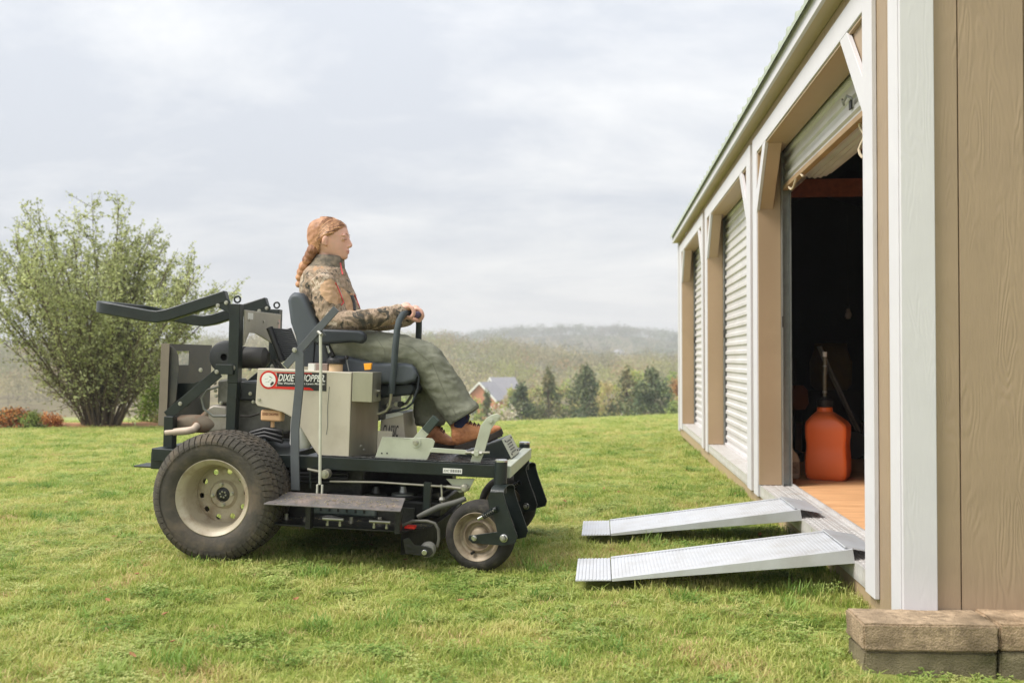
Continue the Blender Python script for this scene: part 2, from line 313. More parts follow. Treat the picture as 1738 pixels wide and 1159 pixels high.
# roll-up doors
YC = -0.165
def curtain(t0, t1, z0, z1):
    mb = MB(); pitch = 0.082; prof = []
    z = z0
    while z < z1:
        for dz, dy in ((0.0, 0), (0.030, 0), (0.040, 0.013), (0.066, 0.013), (0.076, 0.0)):
            if z + dz <= z1: prof.append((YC + dy, z + dz))
        z += pitch
    prof.append((YC, z1)); k = len(prof)
    v = [(t, y, z) for t in (t0, t1) for y, z in prof]
    mb.add(v, [(i, i + k, i + k + 1, i + 1) for i in range(k - 1)])
    return mb
HW = mat('dark_hardware', (0.03, 0.03, 0.03), 0.45, 0.5)
WOODBAR = mat('bottom_bar', lin(170, 140, 105), 0.6, 0.1, 0.15, 6)
ROPE = mat('rope', lin(205, 190, 165), 0.9, 0, 0.15, 60)
for i, (p0, o0, o1, p1) in enumerate(bays):
    zb = 2.135 if i == 0 else 0.175
    door = empty('roll_up_door'); door.parent = shed
    curtain(o0 + 0.03, o1 - 0.03, zb, 2.46).build('curtain', CURT, door, smooth=40)
    MB().box(o0 + 0.03, o1 - 0.03, YC + 0.022, YC - 0.016, zb - 0.03, zb + 0.001).build('bottom_bar', WOODBAR if i == 0 else CURT, door, 0.004)
    for s in (0, 1):
        a = o0 + 0.0125 if s == 0 else o1 - 0.0125; sg = 1 if s == 0 else -1
        mb = MB(); mb.box(a, a + sg * 0.045, -0.1355, -0.142, 0.152, 2.36); mb.box(a, a + sg * 0.045, -0.188, -0.196, 0.152, 2.36); mb.box(a, a + sg * 0.004, -0.142, -0.188, 0.152, 2.36)
        mb.build('guide_track', GALV, door)
        MB().box(a + sg * 0.046, a + sg * 0.058, -0.133, -0.139, 1.20, 1.27).build('latch_plate', HW, door)
    # coil of the rolled-up part
    nT = 30 if i == 0 else 24; mb = MB(); prof = []
    rc = 0.17 if i == 0 else 0.12
    for j in range(nT * 2):
        th = 2 * math.pi * j / (nT * 2); rr = rc + (0.010 if j % 2 else 0.0); prof.append((rr, th))
    v = [(t, YC - 0.02 - rc + rr * math.cos(th), 2.36 + rr * math.sin(th)) for t in (o0 + 0.035, o1 - 0.035) for rr, th in prof]; k = len(prof)
    mb.add(v, [(j, (j + 1) % k, (j + 1) % k + k, j + k) for j in range(k)] + [tuple(range(k)), tuple(range(2 * k - 1, k - 1, -1))])
    mb.build('door_coil', CURT, door, smooth=50)
    if i == 0:
        tm = 1.35
        MB().tube([(tm - 0.09, YC + 0.03, zb + 0.09), (tm - 0.05, YC + 0.045, zb + 0.115), (tm, YC + 0.048, zb + 0.10), (tm + 0.04, YC + 0.045, zb + 0.12), (tm + 0.07, YC + 0.03, zb + 0.10)], 0.006, 8).build('lift_handle', GALV, door)
        MB().box(tm - 0.05, tm - 0.005, YC + 0.018, YC + 0.026, zb + 0.055, zb + 0.10).build('slide_latch', HW, door, 0.002)
        pts = [(1.25 + 0.012 * math.sin(k * 1.3), YC - 0.01 + 0.01 * math.cos(k), zb - 0.02 - 0.022 * k) for k in range(9)]
        MB().tube(pts, 0.007, 8).build('pull_rope', ROPE, door)
        pts = [(2.95 - 0.05 * k, YC + 0.015, zb - 0.04 - 0.03 * math.sin(k * 0.75)) for k in range(10)]
        MB().tube(pts, 0.007, 8).build('pull_rope', ROPE, door)
    else:
        MB().box(o0 + 0.55, o0 + 0.62, YC + 0.014, YC + 0.024, 0.33, 0.355).build('slide_latch', HW, door, 0.002)
# eave: soffit, fascia, roof metal
OV = 0.092
MB().box(-0.06, SL + 0.06, 0.0, OV - 0.019, ZW, ZW + 0.012).build('soffit_board', mat('soffit_paint', lin(190, 172, 142), 0.6, 0, 0.06, 3), shed)
MB().box(-0.06, SL + 0.06, OV - 0.0185, OV, ZW - 0.004, ZW + 0.092).build('fascia_board', WHITE, shed, 0.002)
RISE = 0.32
for side in (1, -1):
    mb = MB(); prof = []; t = -0.10; pitch = 0.2286
    while t < SL + 0.10:
        for dt, dz in ((0, 0), (0.03, 0), (0.045, 0.026), (0.07, 0.026), (0.085, 0.0), (0.13, 0.0), (0.137, 0.005), (0.15, 0.005), (0.157, 0)):
            if t + dt <= SL + 0.12: prof.append((t + dt, dz))
        t += pitch
    ym = -SW / 2; ye = OV + 0.022 if side == 1 else -SW - OV - 0.022
    ze = ZW + 0.096 - 0.012; zr = ze + RISE * abs(ym - ye)
    k = len(prof); v = [(t, ye, ze + dz) for t, dz in prof] + [(t, ym, zr + dz) for t, dz in prof] + [(t, ye + .001 * side, ze - 0.026) for t, dz in prof]
    mb.add(v, [(i, i + 1, i + 1 + k, i + k) for i in range(k - 1)] + [(i, i + 1, i + 1 + 2 * k, i + 2 * k) for i in range(k - 1)])
    mb.build('metal_roof_sheet', ROOFM, shed, smooth=20)
# end walls, back wall
for tw, nm in ((0.0, 'end_wall'), (SL, 'end_wall')):
    w = empty(nm); w.parent = shed
    s = -1 if tw == 0 else 1
    y = 0.0205; n = 0; e2 = [-0.0945]
    y = -0.0945 - 0.085
    while y > -SW: e2.append(y); y -= 0.222
    e2.append(-SW)
    e2[0] = 0.0
    for a, b in zip(e2[:-1], e2[1:]):
        zt = lambda yy: ZW + 0.08 + RISE * min(abs(yy) + OV, abs(-SW - yy) + OV)
        pts = [(a - 0.0015, ZS), (b + 0.0015, ZS), (b + 0.0015, zt(b) - 0.02), (a - 0.0015, zt(a) - 0.02)]
        mb = MB(); v = [(tw, q, z) for q, z in pts] + [(tw + s * 0.012, q, z) for q, z in pts]
        mb.add(v, [(0, 1, 2, 3), (7, 6, 5, 4)] + [(i, i + 4, (i + 1) % 4 + 4, (i + 1) % 4) for i in range(4)])
        mb.build('siding_board', TAN, w, 0.003, 35, 1)
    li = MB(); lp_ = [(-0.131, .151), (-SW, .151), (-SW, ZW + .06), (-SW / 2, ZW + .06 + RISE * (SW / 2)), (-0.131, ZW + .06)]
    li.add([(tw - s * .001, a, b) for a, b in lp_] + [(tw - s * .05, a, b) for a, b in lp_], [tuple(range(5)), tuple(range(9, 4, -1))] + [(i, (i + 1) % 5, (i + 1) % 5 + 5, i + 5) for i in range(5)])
    li.build('wall_lining', SHADEWALL, w)
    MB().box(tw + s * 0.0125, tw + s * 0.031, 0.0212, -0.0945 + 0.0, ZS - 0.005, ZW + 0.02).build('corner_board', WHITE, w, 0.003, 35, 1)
MB().box(0.0, SL, -SW - .002, -SW + 0.03, 0.151, ZW + 0.09).build('rear_wall', [SHADEWALL], shed)
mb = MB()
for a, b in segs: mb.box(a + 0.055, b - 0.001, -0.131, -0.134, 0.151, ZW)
mb.build('wall_lining', SHADEWALL, shed)
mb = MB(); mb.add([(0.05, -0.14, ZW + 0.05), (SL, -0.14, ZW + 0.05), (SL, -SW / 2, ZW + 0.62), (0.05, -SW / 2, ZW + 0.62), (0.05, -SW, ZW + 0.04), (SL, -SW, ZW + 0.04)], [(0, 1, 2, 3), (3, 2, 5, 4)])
mb.build('roof_underlay', SHADEWALL, shed)
for t_ in (0.9, 2.65, 4.45):
    MB().box(t_, t_ + 0.038, -0.45, -SW + 0.03, 2.27, 2.41).build('joist', JOIST, shed, 0.002)

# ================================================================ things in the doorway
def sp(t, y, z): return shed.matrix_basis @ Vector((t, y, z))
bpy.context.view_layer.update()
def on_floor(px, py, z=0.15):
    d = ray(px, py); k = (z - CAMH) / d.z; return Vector((0, 0, CAMH)) + d * k
ORANGE = mat('orange_plastic', (1.0, 0.20, 0.05), 0.33, 0, 0.03, 5, spec=0.4)
BLACKP = mat('black_plastic', (0.012, 0.012, 0.013), 0.45, 0, 0.2, 10)
def loft_rect(secs, n=8, bulge=None):
    """rounded-rectangle sections (z, hx, hy, r, ox, oy)"""
    mb = MB(); v = []; K = 4 * (n + 1)
    for z, hx, hy, r, ox, oy in secs:
        r = min(r, hx * 0.98, hy * 0.98)
        for q, (sx, sy) in enumerate(((1, 1), (-1, 1), (-1, -1), (1, -1))):
            for i in range(n + 1):
                th = math.pi / 2 * (q + i / n); v.append((ox + sx * (hx - r) + r * math.cos(th), oy + sy * (hy - r) + r * math.sin(th), z))
    f = [(s * K + j, s * K + (j + 1) % K, (s + 1) * K + (j + 1) % K, (s + 1) * K + j) for s in range(len(secs) - 1) for j in range(K)]
    f += [tuple(range(K - 1, -1, -1)), tuple((len(secs) - 1) * K + j for j in range(K))]
    return mb.add(v, f)
pc = on_floor(1406, 812)
can = empty('fuel_jug', (pc.x, pc.y, 0.15), R(-26)); tag(can, 'bright orange utility jug with black cap and upright filler hose on shed floor', 'fuel jug')
S = [(0.0, .115, .115, .03, 0, 0), (.012, .132, .132, .035, 0, 0), (.05, .139, .139, .024, 0, 0), (.14, .139, .139, .024, 0, 0), (.18, .136, .136, .024, 0, 0), (.215, .133, .133, .024, 0, 0), (.255, .133, .133, .024, 0, 0), (.30, .138, .138, .024, 0, 0), (.34, .139, .139, .024, 0, 0),
     (.372, .139, .139, .024, 0, 0), (.40, .128, .134, .035, -.008, 0), (.435, .092, .12, .04, -.018, 0), (.462, .064, .08, .05, -.022, 0), (.470, .055, .055, .05, -.022, 0), (.50, .052, .052, .05, -.022, 0)]
b_ = loft_rect(S).build('jug_body', ORANGE, can, 0, 60)
MB().lathe([(0.0, .505), (.052, .505), (.055, .51), (.055, .552), (.05, .558), (.024, .56), (.02, .575), (0, .575)], 28, 'z', (-.022, 0, 0)).build('cap', BLACKP, can)
mb = MB()
for k in range(28):
    th = 2 * math.pi * k / 28; mb.box(.0535, .0575, -.003, .003, .513, .549, Matrix.Translation((-.022, 0, 0)) @ Matrix.Rotation(th, 4, 'Z'))
mb.build('grip_ridges', BLACKP, can)
HOSE = mat('clear_hose', lin(120, 118, 108), 0.25, 0, 0.15, 10)
MB().tube([(-.022, 0, .57), (-.022, 0, .70), (-.018, 0, .80), (-.02, 0, .86)], 0.0135, 14).build('filler_hose', HOSE, can)
MB().cyl((-.022, 0, .60), (-.022, 0, .615), .017, 14).build('hose_clamp', GALV, can); MB().cyl((-.018, 0, .785), (-.018, 0, .795), .016, 14).build('hose_clamp', GALV, can)
MB().cyl((-.02, 0, .855), (-.02, 0, .89), .0155, 14).build('hose_tip', mat('white_plastic', (.7, .7, .68), .4), can, 0.002)
pb = on_floor(1341, 812)
bt = empty('bleach_bottle', (pb.x, pb.y, 0.15), R(10)); tag(bt, 'small dull white plastic bottle on shed floor beside the door track', 'bottle')
loft_rect([(0, .05, .035, .02, 0, 0), (.01, .06, .042, .02, 0, 0), (.13, .06, .042, .02, 0, 0), (.17, .05, .038, .03, 0, 0), (.20, .024, .024, .023, 0, 0), (.215, .02, .02, .019, 0, 0)]).build('bottle_body', mat('offwhite_plastic', lin(205, 195, 182), 0.45), bt, 0, 60)
MB().cyl((0, 0, .215), (0, 0, .24), .022, 18).build('cap', BLACKP, bt, .002)
MB().box(-.045, .045, -.0432, -.0426, .04, .12).build('label_sticker', mat('faded_label', lin(150, 140, 130), .6, 0, .4, 60), bt)
# dim shapes further inside
pm = on_floor(1346, 782)
ts = empty('string_trimmer', (pm.x, pm.y, 0.15), R(20)); tag(ts, 'string trimmer with orange engine leaning in the dark shed interior', 'trimmer')
MB().tube([(0, 0, .02), (.05, .05, .45), (.09, .09, .75), (.10, .10, .85)], .014, 10).build('shaft', HW, ts)
loft_rect([(0, .06, .07, .03, 0, 0), (.05, .085, .09, .04, 0, 0), (.16, .08, .085, .04, 0, 0), (.20, .05, .06, .03, 0, 0)]).build('engine_cover', mat('orange_cover', (.20, .06, .02), .5), ts, 0, 50).location = (.07, .06, .42)
MB().lathe([(0, -.02), (.07, -.02), (.09, 0.01), (.085, .06), (.03, .09), (0, .09)], 24, 'z').build('cutting_head', BLACKP, ts)
pm = on_floor(1466, 776)
ht = empty('hand_truck', (pm.x, pm.y, .15), R(78)); tag(ht, 'thin bare metal hand truck leaning at an angle inside the dark shed', 'hand truck')
for s in (-.12, .12): MB().tube([(s, 0, .12), (s, .28, .75), (s, .36, .95)], .011, 10).build('rail', GALV, ht)
MB().tube([(-.12, .14, .43), (.12, .14, .43)], .009, 8).build('cross_bar', GALV, ht); MB().tube([(-.12, .27, .72), (.12, .27, .72)], .009, 8).build('cross_bar', GALV, ht)
MB().box(-.16, .16, -.16, .02, .0, .012).build('toe_plate', GALV, ht, .002)
for s in (-.17, .17): MB().lathe([(0, -.02), (.05, -.02), (.11, -.022), (.12, 0), (.11, .022), (.05, .02), (0, .02)], 24, 'x', (s, .1, .12)).build('wheel', BLACKP, ht)
pm = sp(5.6, -1.0, 0.15)
sk = empty('seed_sack', (pm.x, pm.y, .15), R(15)); tag(sk, 'dim yellow printed sack standing on a crate in the dark shed', 'sack')
loft_rect([(0.0, .12, .10, .05, 0, 0), (.05, .16, .12, .06, 0, 0), (.25, .17, .12, .06, 0, 0), (.36, .15, .07, .05, 0, 0), (.42, .16, .02, .01, 0, 0)]).build('sack_body', mat('yellow_sack', lin(88, 72, 30), .6, 0, .2, 12, bump=.4, bs=20), sk, 0, 60).location = (0, 0, .56)
MB().box(-.2, .2, -.16, .16, 0, .56).build('crate_base', mat('crate_wood', lin(34, 28, 24), .8, 0, .2, 8), sk, .006)
pm = sp(6.2, -1.3, 1.42)
bu = empty('light_bulb', (pm.x, pm.y, pm.z)); tag(bu, 'small pale bulb hanging on a cord in the dark shed', 'light bulb')
MB().lathe([(0, -.05), (.02, -.046), (.032, -.02), (.03, .005), (.016, .035), (.014, .05)], 20, 'z').build('glass', mat('frosted_glass', (.6, .6, .6), .3), bu)
MB().cyl((0, 0, .05), (0, 0, .09), .017, 16).build('socket', BLACKP, bu); MB().cyl((0, 0, .09), (0, 0, .95), .003, 6).build('cord', BLACKP, bu)

# ================================================================ ramps
ALR = mat('ramp_aluminium', lin(206, 208, 212), 0.42, 0.3, 0.05, 10, dirt=lin(160, 152, 134), dirt_amt=0.3, dirt_s=7)
def ramp(toe_near, toe_far, top_near, top_far, label):
    """corners on the ground and on the sill, in world space"""
    A, B, Cn, D = [Vector(p) for p in (toe_near, toe_far, top_near, top_far)]
    a = (A + B) / 2; c = (Cn + D) / 2; ax = (c - a); L_ = ax.length; ax.normalize()
    side = (B - A).normalized(); side = (side - ax * side.dot(ax)).normalized(); up = ax.cross(side).normalized()
    w = 0.46
    o = empty('loading_ramp', (a.x, a.y, gz(a.x, a.y))); tag(o, label, 'ramp', 'aluminium ramps at the shed door')
    base = Vector(o.location)
    Mx = Matrix.Translation(a - base) @ Matrix((ax, side, up)).transposed().to_4x4()
    h = 0.155                                   # hinged toe plate length
    mb = MB(); mb.box(h, L_, -w / 2, w / 2, -0.004, 0, Mx); nrib = int((L_ - h - .01) / 0.016)
    for k in range(nrib): mb.box(h + 0.006 + k * 0.016, h + 0.0145 + k * 0.016, -w / 2 + 0.014, w / 2 - 0.014, 0, 0.0022, Mx)
    mb.build('ribbed_deck', ALR, o, smooth=0)
    for s in (-1, 1):
        y0 = s * w / 2; mb = MB(); mb.prism([(h, -0.006), (L_, -0.052), (L_, 0.007), (h, 0.007)], y0, y0 + s * 0.006, Mx)
        mb.box(h, L_, y0 - s * 0.012, y0, 0.0005, 0.007, Mx)
        mb.build('side_rail', ALR, o, 0.0012, 35, 1)
    # toe plate lies flatter
    hp = Vector((h, 0, 0)); dip = math.asin(max(-1, min(1, ax.z))) 
    Mt = Mx @ Matrix.Translation(hp) @ Matrix.Rotation(dip * 0.75, 4, 'Y')
    mb = MB(); mb.box(-h, -0.003, -w / 2, w / 2, -0.004, 0, Mt)
    for k in range(int(h / 0.0155)): mb.box(-h + 0.003 + k * 0.0155, -h + 0.0105 + k * 0.0155, -w / 2 + .004, w / 2 - .004, 0, 0.003, Mt)
    mb.build('toe_plate', ALR, o, smooth=0)
    Ml = Mx @ Matrix.Translation((L_, 0, 0.002)) @ Matrix.Rotation(dip * 1.95, 4, 'Y')
    mb = MB(); mb.prism([(-0.03, 0.003), (-0.03, 0.009), (0.115, 0.004), (0.115, 0.000)], -w / 2 + .01, w / 2 - .01, Ml)
    mb.build('lip_plate', ALR, o, 0, 0)
    MB().box(L_ - 0.05, L_ - 0.003, -w / 2 + 0.008, w / 2 - 0.008, -0.05, -0.0045, Mx).build('cross_member', ALR, o, .002)
    return o
def rp(t, y, z): return sp(t, y, z)
def tdep(d): return (d - SD0) / math.cos(SHY)
RT = 0.192
def ramp_at(t0, t1, ytoe, label):
    return ramp(rp(t0, ytoe, 0.03), rp(t1, ytoe, 0.03), rp(t0, 0.012, RT), rp(t1, 0.012, RT), label)
ramp_at(0.695, 1.155, 1.165, 'ribbed silver aluminium ramp on the door sill nearer the concrete blocks')
ramp_at(1.79, 2.25, 1.16, 'ribbed silver aluminium ramp on the door sill nearer the closed doors')

# ================================================================ concrete block step
BLK = mat('concrete_block', lin(168, 142, 112), 0.95, 0, 0.3, 18, c2=lin(190, 166, 138), bump=1.0, bs=160, dirt=lin(66, 56, 38), dirt_amt=0.85, dirt_s=5, spec=0.2)
BLK2 = mat('concrete_block_mossy', lin(150, 132, 108), 0.95, 0, 0.3, 40, c2=lin(174, 152, 126), bump=0.8, bs=150, dirt=lin(64, 57, 42), dirt_amt=0.9, dirt_s=5, spec=0.2)
BLK3 = mat('concrete_block_grey', lin(132, 122, 98), 0.95, 0, 0.25, 14, bump=0.9, bs=160, dirt=lin(74, 74, 46), dirt_amt=0.8, dirt_s=4, spec=0.2)
stp = empty('block_step', (1.145, 3.26, -0.055), R(-3)); tag(stp, 'mossy stacked concrete blocks against the tan end wall of the shed', 'concrete blocks')
def block(x0, x1, z0, z1, y0, y1, m):
    mb = MB(); nx, ny, nz = max(2, int((x1 - x0) / .02)), 8, 5
    bm = bmesh.new(); bmesh.ops.create_cube(bm, size=1)
    me = mb.box(x0, x1, y0, y1, z0, z1).mesh('concrete_block'); bm.free()
    bm = bmesh.new(); bm.from_mesh(me); bmesh.ops.bevel(bm, geom=bm.edges[:], offset=0.006, segments=2, affect='EDGES')
    bmesh.ops.subdivide_edges(bm, edges=[e for e in bm.edges if e.calc_length() > .03], cuts=12, use_grid_fill=True)
    for v in bm.verts:
        p = v.co * 38; v.co += Vector((noise.noise(p), noise.noise(p + Vector((9, 3, 1))), noise.noise(p + Vector((2, 7, 5))))) * 0.0028
    bm.to_mesh(me); bm.free(); me.materials.append(m)
    return link('concrete_block', me, stp, 0, 60)
block(0.0, 0.432, 0.095, 0.183, 0.0, 0.205, BLK2)
block(0.436, 0.87, 0.098, 0.186, 0.004, 0.207, BLK)
block(0.006, 0.430, -0.04, 0.091, 0.012, 0.20, BLK3)
block(0.438, 0.87, -0.04, 0.094, 0.004, 0.20, BLK3)
# ================================================================ mower
MYAW = R(7.0); MP0 = Vector((-1.327, 5.325, 0.0))
MP0.z = 0.04; MPITCH = R(2.0)
mower = empty('zero_turn_mower', MP0, -MYAW); mower.rotation_euler = (0, MPITCH, -MYAW)
MMAT = Matrix.Translation(MP0) @ mower.rotation_euler.to_matrix().to_4x4(); MINV = MMAT.inverted()
tag(mower, 'black and beige zero-turn lawn mower with folded roll bar standing on the lawn', 'lawn mower')
MFW = Vector((math.cos(MYAW), -math.sin(MYAW), 0)); MLT = Vector((math.sin(MYAW), math.cos(MYAW), 0))
def P(px, py, v):
    """photo pixel -> mower coordinates on the plane at lateral offset v (v > 0 is the mower's right-hand side)"""
    d = MINV.to_3x3() @ ray(px, py); o = MINV @ Vector((0, 0, CAMH)); q = o + d * ((-v - o.y) / d.y)
    return Vector((q.x, -v, q.z))
def PP(pts, v): return [((q := P(x, y, v)).x, q.z) for x, y in pts]
BLK_ = mat('black_frame_paint', (0.008, 0.014, 0.013), 0.38, 0.0, 0.35, 7, bump=0.12, bs=120, dirt=lin(70, 68, 58), dirt_amt=0.18, dirt_s=9, rv=0.15)
BLK2_ = mat('black_deck_paint', (0.008, 0.009, 0.008), 0.42, 0.0, 0.4, 9, bump=0.3, bs=70, dirt=lin(72, 68, 52), dirt_amt=0.4, dirt_s=6, rv=0.2)
DGREY = mat('grey_strap_paint', lin(88, 92, 96), 0.5, 0.1, 0.12, 10, dirt=lin(50, 50, 48), dirt_amt=0.3)
BEIGE = mat('beige_body_paint', lin(196, 188, 170), 0.45, 0.0, 0.05, 4, dirt=lin(140, 126, 100), dirt_amt=0.3, dirt_s=5, rv=0.08)
BRUSH = mat('brushed_steel', lin(172, 168, 152), 0.34, 0.7, 0.12, 12, stretch=(1, 1, .2), dirt=lin(90, 84, 66), dirt_amt=0.3, dirt_s=5)
ZINC = mat('zinc_paint', lin(186, 190, 172), 0.42, 0.25, 0.06, 6, dirt=lin(120, 116, 96), dirt_amt=0.25, dirt_s=7)
CHROME = mat('worn_chrome', lin(190, 190, 186), 0.25, 0.9, 0.1, 10)
BOLT = mat('bolt_zinc', lin(180, 178, 168), 0.35, 0.8, 0.15, 30)
RUBBER = mat('tyre_rubber', lin(78, 74, 67), 0.85, 0, 0.22, 14, bump=0.2, bs=80, dirt=lin(118, 102, 82), dirt_amt=0.55, dirt_s=7, spec=0.25)
RUBBER2 = mat('caster_rubber', lin(52, 50, 47), 0.85, 0, 0.2, 14, bump=0.3, bs=90, dirt=lin(112, 106, 92), dirt_amt=0.45, dirt_s=14, spec=0.25)
RIM = mat('beige_rim_paint', lin(178, 168, 146), 0.45, 0.05, 0.1, 5, dirt=lin(112, 86, 60), dirt_amt=0.75, dirt_s=9)
SEATM = mat('seat_vinyl', lin(76, 82, 88), 0.55, 0, 0.08, 6, bump=0.15, bs=200)
SEATD = mat('seat_vinyl_dark', lin(38, 44, 50), 0.5, 0, 0.12, 8, bump=0.15, bs=200)
FOAM = mat('foam_grip', lin(60, 68, 70), 0.8, 0, 0.12, 20, bump=0.2, bs=200)
ENG = mat('engine_grey', lin(112, 112, 104), 0.55, 0.35, 0.2, 14, dirt=lin(40, 38, 34), dirt_amt=0.6, dirt_s=9)
ENGL = mat('engine_alloy', lin(160, 154, 144), 0.5, 0.5, 0.15, 14, dirt=lin(70, 60, 48), dirt_amt=0.5, dirt_s=10)
RUST = mat('rusty_muffler', lin(128, 116, 100), 0.75, 0.2, 0.2, 14, dirt=lin(150, 84, 40), dirt_amt=0.7, dirt_s=10)
RED = mat('decal_red', lin(225, 42, 30), 0.4, 0, 0.05)
DECB = mat('decal_black', lin(44, 44, 44), 0.45, 0, 0.05)
DECW = mat('decal_white', lin(232, 232, 226), 0.45, 0, 0.03)
RUSTSTEP = mat('worn_step_paint', lin(104, 100, 98), 0.55, 0.1, 0.25, 10, dirt=lin(158, 138, 126), dirt_amt=0.75, dirt_s=7, bump=0.2, bs=90)

def bolt(p, r, h, par, m=None, d=(0, -1, 0), hexa=True):
    p = Vector(p); d = Vector(d).normalized(); mb = MB()
    mb.cyl(p, p + d * h * .35, r * 1.35, 16); mb.cyl(p + d * h * .3501, p + d * h, r, 6 if hexa else 14)
    return mb.build('bolt', m or BOLT, par, 0.0006, 40, 1)

# ---- rear wheels (built once round the origin, axis along y, outside towards -y)
def make_rear_wheel():
    w = empty('rear_wheel'); w.parent = mower
    pr = [(.172, -.118), (.186, -.133), (.208, -.142), (.232, -.145), (.256, -.143), (.276, -.135), (.288, -.122), (.294, -.095), (.297, -.05), (.298, 0)]
    pr = pr + [(r, -h) for r, h in reversed(pr[:-1])]
    ty = MB().lathe(pr, 72, 'y').build('tyre', RUBBER, w, smooth=60)
    tr = MB(); n = 58
    def surf(h): return float(np.interp(abs(h), [0, .05, .095, .122, .135, .143], [.298, .297, .294, .288, .276, .256]))
    rows = [(-.131, .034, .0), (-.092, .036, .5), (-.048, .036, .0), (0, .036, .5), (.048, .036, .0), (.092, .036, .5), (.131, .034, .0)]
    for h0, wd, ph in rows:
        for k in range(n):
            th0 = 2 * math.pi * (k + ph) / n; dth = 2 * math.pi / n * 0.43; v = []
            sk = 0.25 * dth * (1 if (h0 > 0) else -1)
            for lift, sh in ((-.004, 1.0), (.008, .90)):
                for hs, ts in ((-1, -1), (-.35, -1.12), (.35, -1.12), (1, -1), (1, 1), (.35, .88), (-.35, .88), (-1, 1)):
                    h = h0 + hs * wd / 2 * sh; th = th0 + ts * dth * sh + sk * hs; r = surf(h) + lift
                    v.append((r * math.cos(th), h, r * math.sin(th)))
            tr.add(v, [tuple(range(8, 16))] + [(i, (i + 1) % 8, (i + 1) % 8 + 8, i + 8) for i in range(8)])
    t_ = tr.build('tread', RUBBER, ty, smooth=0); t_['kind'] = 'stuff'
    rm = MB().lathe([(.150, .118), (.176, .120), (.178, .112), (.160, .100), (.156, .06), (.150, -.02), (.154, -.07), (.158, -.098), (.160, -.108), (.172, -.112), (.179, -.120), (.181, -.128), (.177, -.131), (.170, -.125), (.163, -.117), (.152, -.108), (.149, -.07), (.147, -.01), (.138, .016)], 72, 'y').build('rim', RIM, w, smooth=50)
    # dished disc with ten round holes
    mb = MB(); NS = 10; r0, r1, rh, rhole = .070, .138, .112, .0135
    dish = lambda r: .008 + .010 * ((r - .105) / .035) ** 2 * (1 if r > .105 else -.2)
    for s_ in range(NS):
        c = 2 * math.pi * (s_ + .5) / NS; half = math.pi / NS; out = []; inn = []
        for k in range(24):
            a = 2 * math.pi * k / 24; dx, dy = math.cos(a), math.sin(a); m_ = max(abs(dx), abs(dy)); bx, by = dx / m_, dy / m_
            rr = (r0 + r1) / 2 + bx * (r1 - r0) / 2; th = c + by * half; out.append((rr * math.cos(th), dish(rr), rr * math.sin(th)))
            hx, hy = rh + rhole * dx, rhole * dy; r_ = math.hypot(hx, hy); th = c + math.atan2(hy, hx); inn.append((r_ * math.cos(th), dish(r_), r_ * math.sin(th)))
        back = [(x, y + .007, z) for x, y, z in inn]
        mb.add(out + inn + back, [(k, (k + 1) % 24, (k + 1) % 24 + 24, k + 24) for k in range(24)] + [(k + 24, (k + 1) % 24 + 24, (k + 1) % 24 + 48, k + 48) for k in range(24)])
    mb.lathe([(.0702, .006), (.062, -.002), (.058, -.008), (.036, -.009), (.034, .004)], 48, 'y')
    mb.build('wheel_disc', RIM, rm, smooth=40)
    hb = MB(); hb.lathe([(0, -.004), (.020, -.004), (.033, .0), (.034, .08), (0, .08)], 32, 'y'); hb.build('hub', BLACKP, w)
    for k in range(6):
        th = 2 * math.pi * k / 6; bolt((.014 * math.cos(th), -.004, .014 * math.sin(th)), .0035, .006, w)
    for k in range(4):
        th = R(20) + 2 * math.pi * k / 4; bolt((.049 * math.cos(th), -.0085, .049 * math.sin(th)), .0075, .013, w)
    MB().cyl((0, .03, 0), (0, .25, 0), .04, 20).build('axle', BLK_, w)
    return w
RW = make_rear_wheel(); RW.location = (0, -.545, .302); RW.rotation_euler = (0, R(12), 0)
RW2 = copy_tree(RW, mower); RW2.location = (0, .545, .302); RW2.rotation_euler = (0, 0, R(180))

# ---- frame
fr = empty('frame'); fr.parent = mower
for s in (1, -1):
    v = .44; a = P(470, 783, v); b = P(846, 804, v)
    MB().box(-.42, b.x + .01, -s * v, -s * (v - .05), a.z - .028 * 1.0, a.z + .034).build('side_rail', BLK_, fr, .004)
zr = P(650, 795, .44).z
ZT = P(470, 771, .44).z
fx = P(846, 804, .44).x
MB().box(fx + .012, fx + .062, -.47, .47, ZT - .055, ZT + .002).build('front_crossmember', ZINC, fr, .004)
MB().box(-.43, -.38, -.43, .43, ZT - .06, ZT).build('rear_crossmember', BLK_, fr, .004)
MB().box(.35, .42, -.39, .39, ZT - .06, ZT - .002).build('cross_tube', BLK_, fr, .004)
MB().box(.42, fx + .011, -.43, .43, ZT + .0005, ZT + .006).build('floor_plate', mat('wet_black_plate', (.014, .015, .016), .28, 0, .3, 20, bump=.5, bs=90, dirt=lin(150, 150, 145), dirt_amt=.35, dirt_s=16), fr, .002)
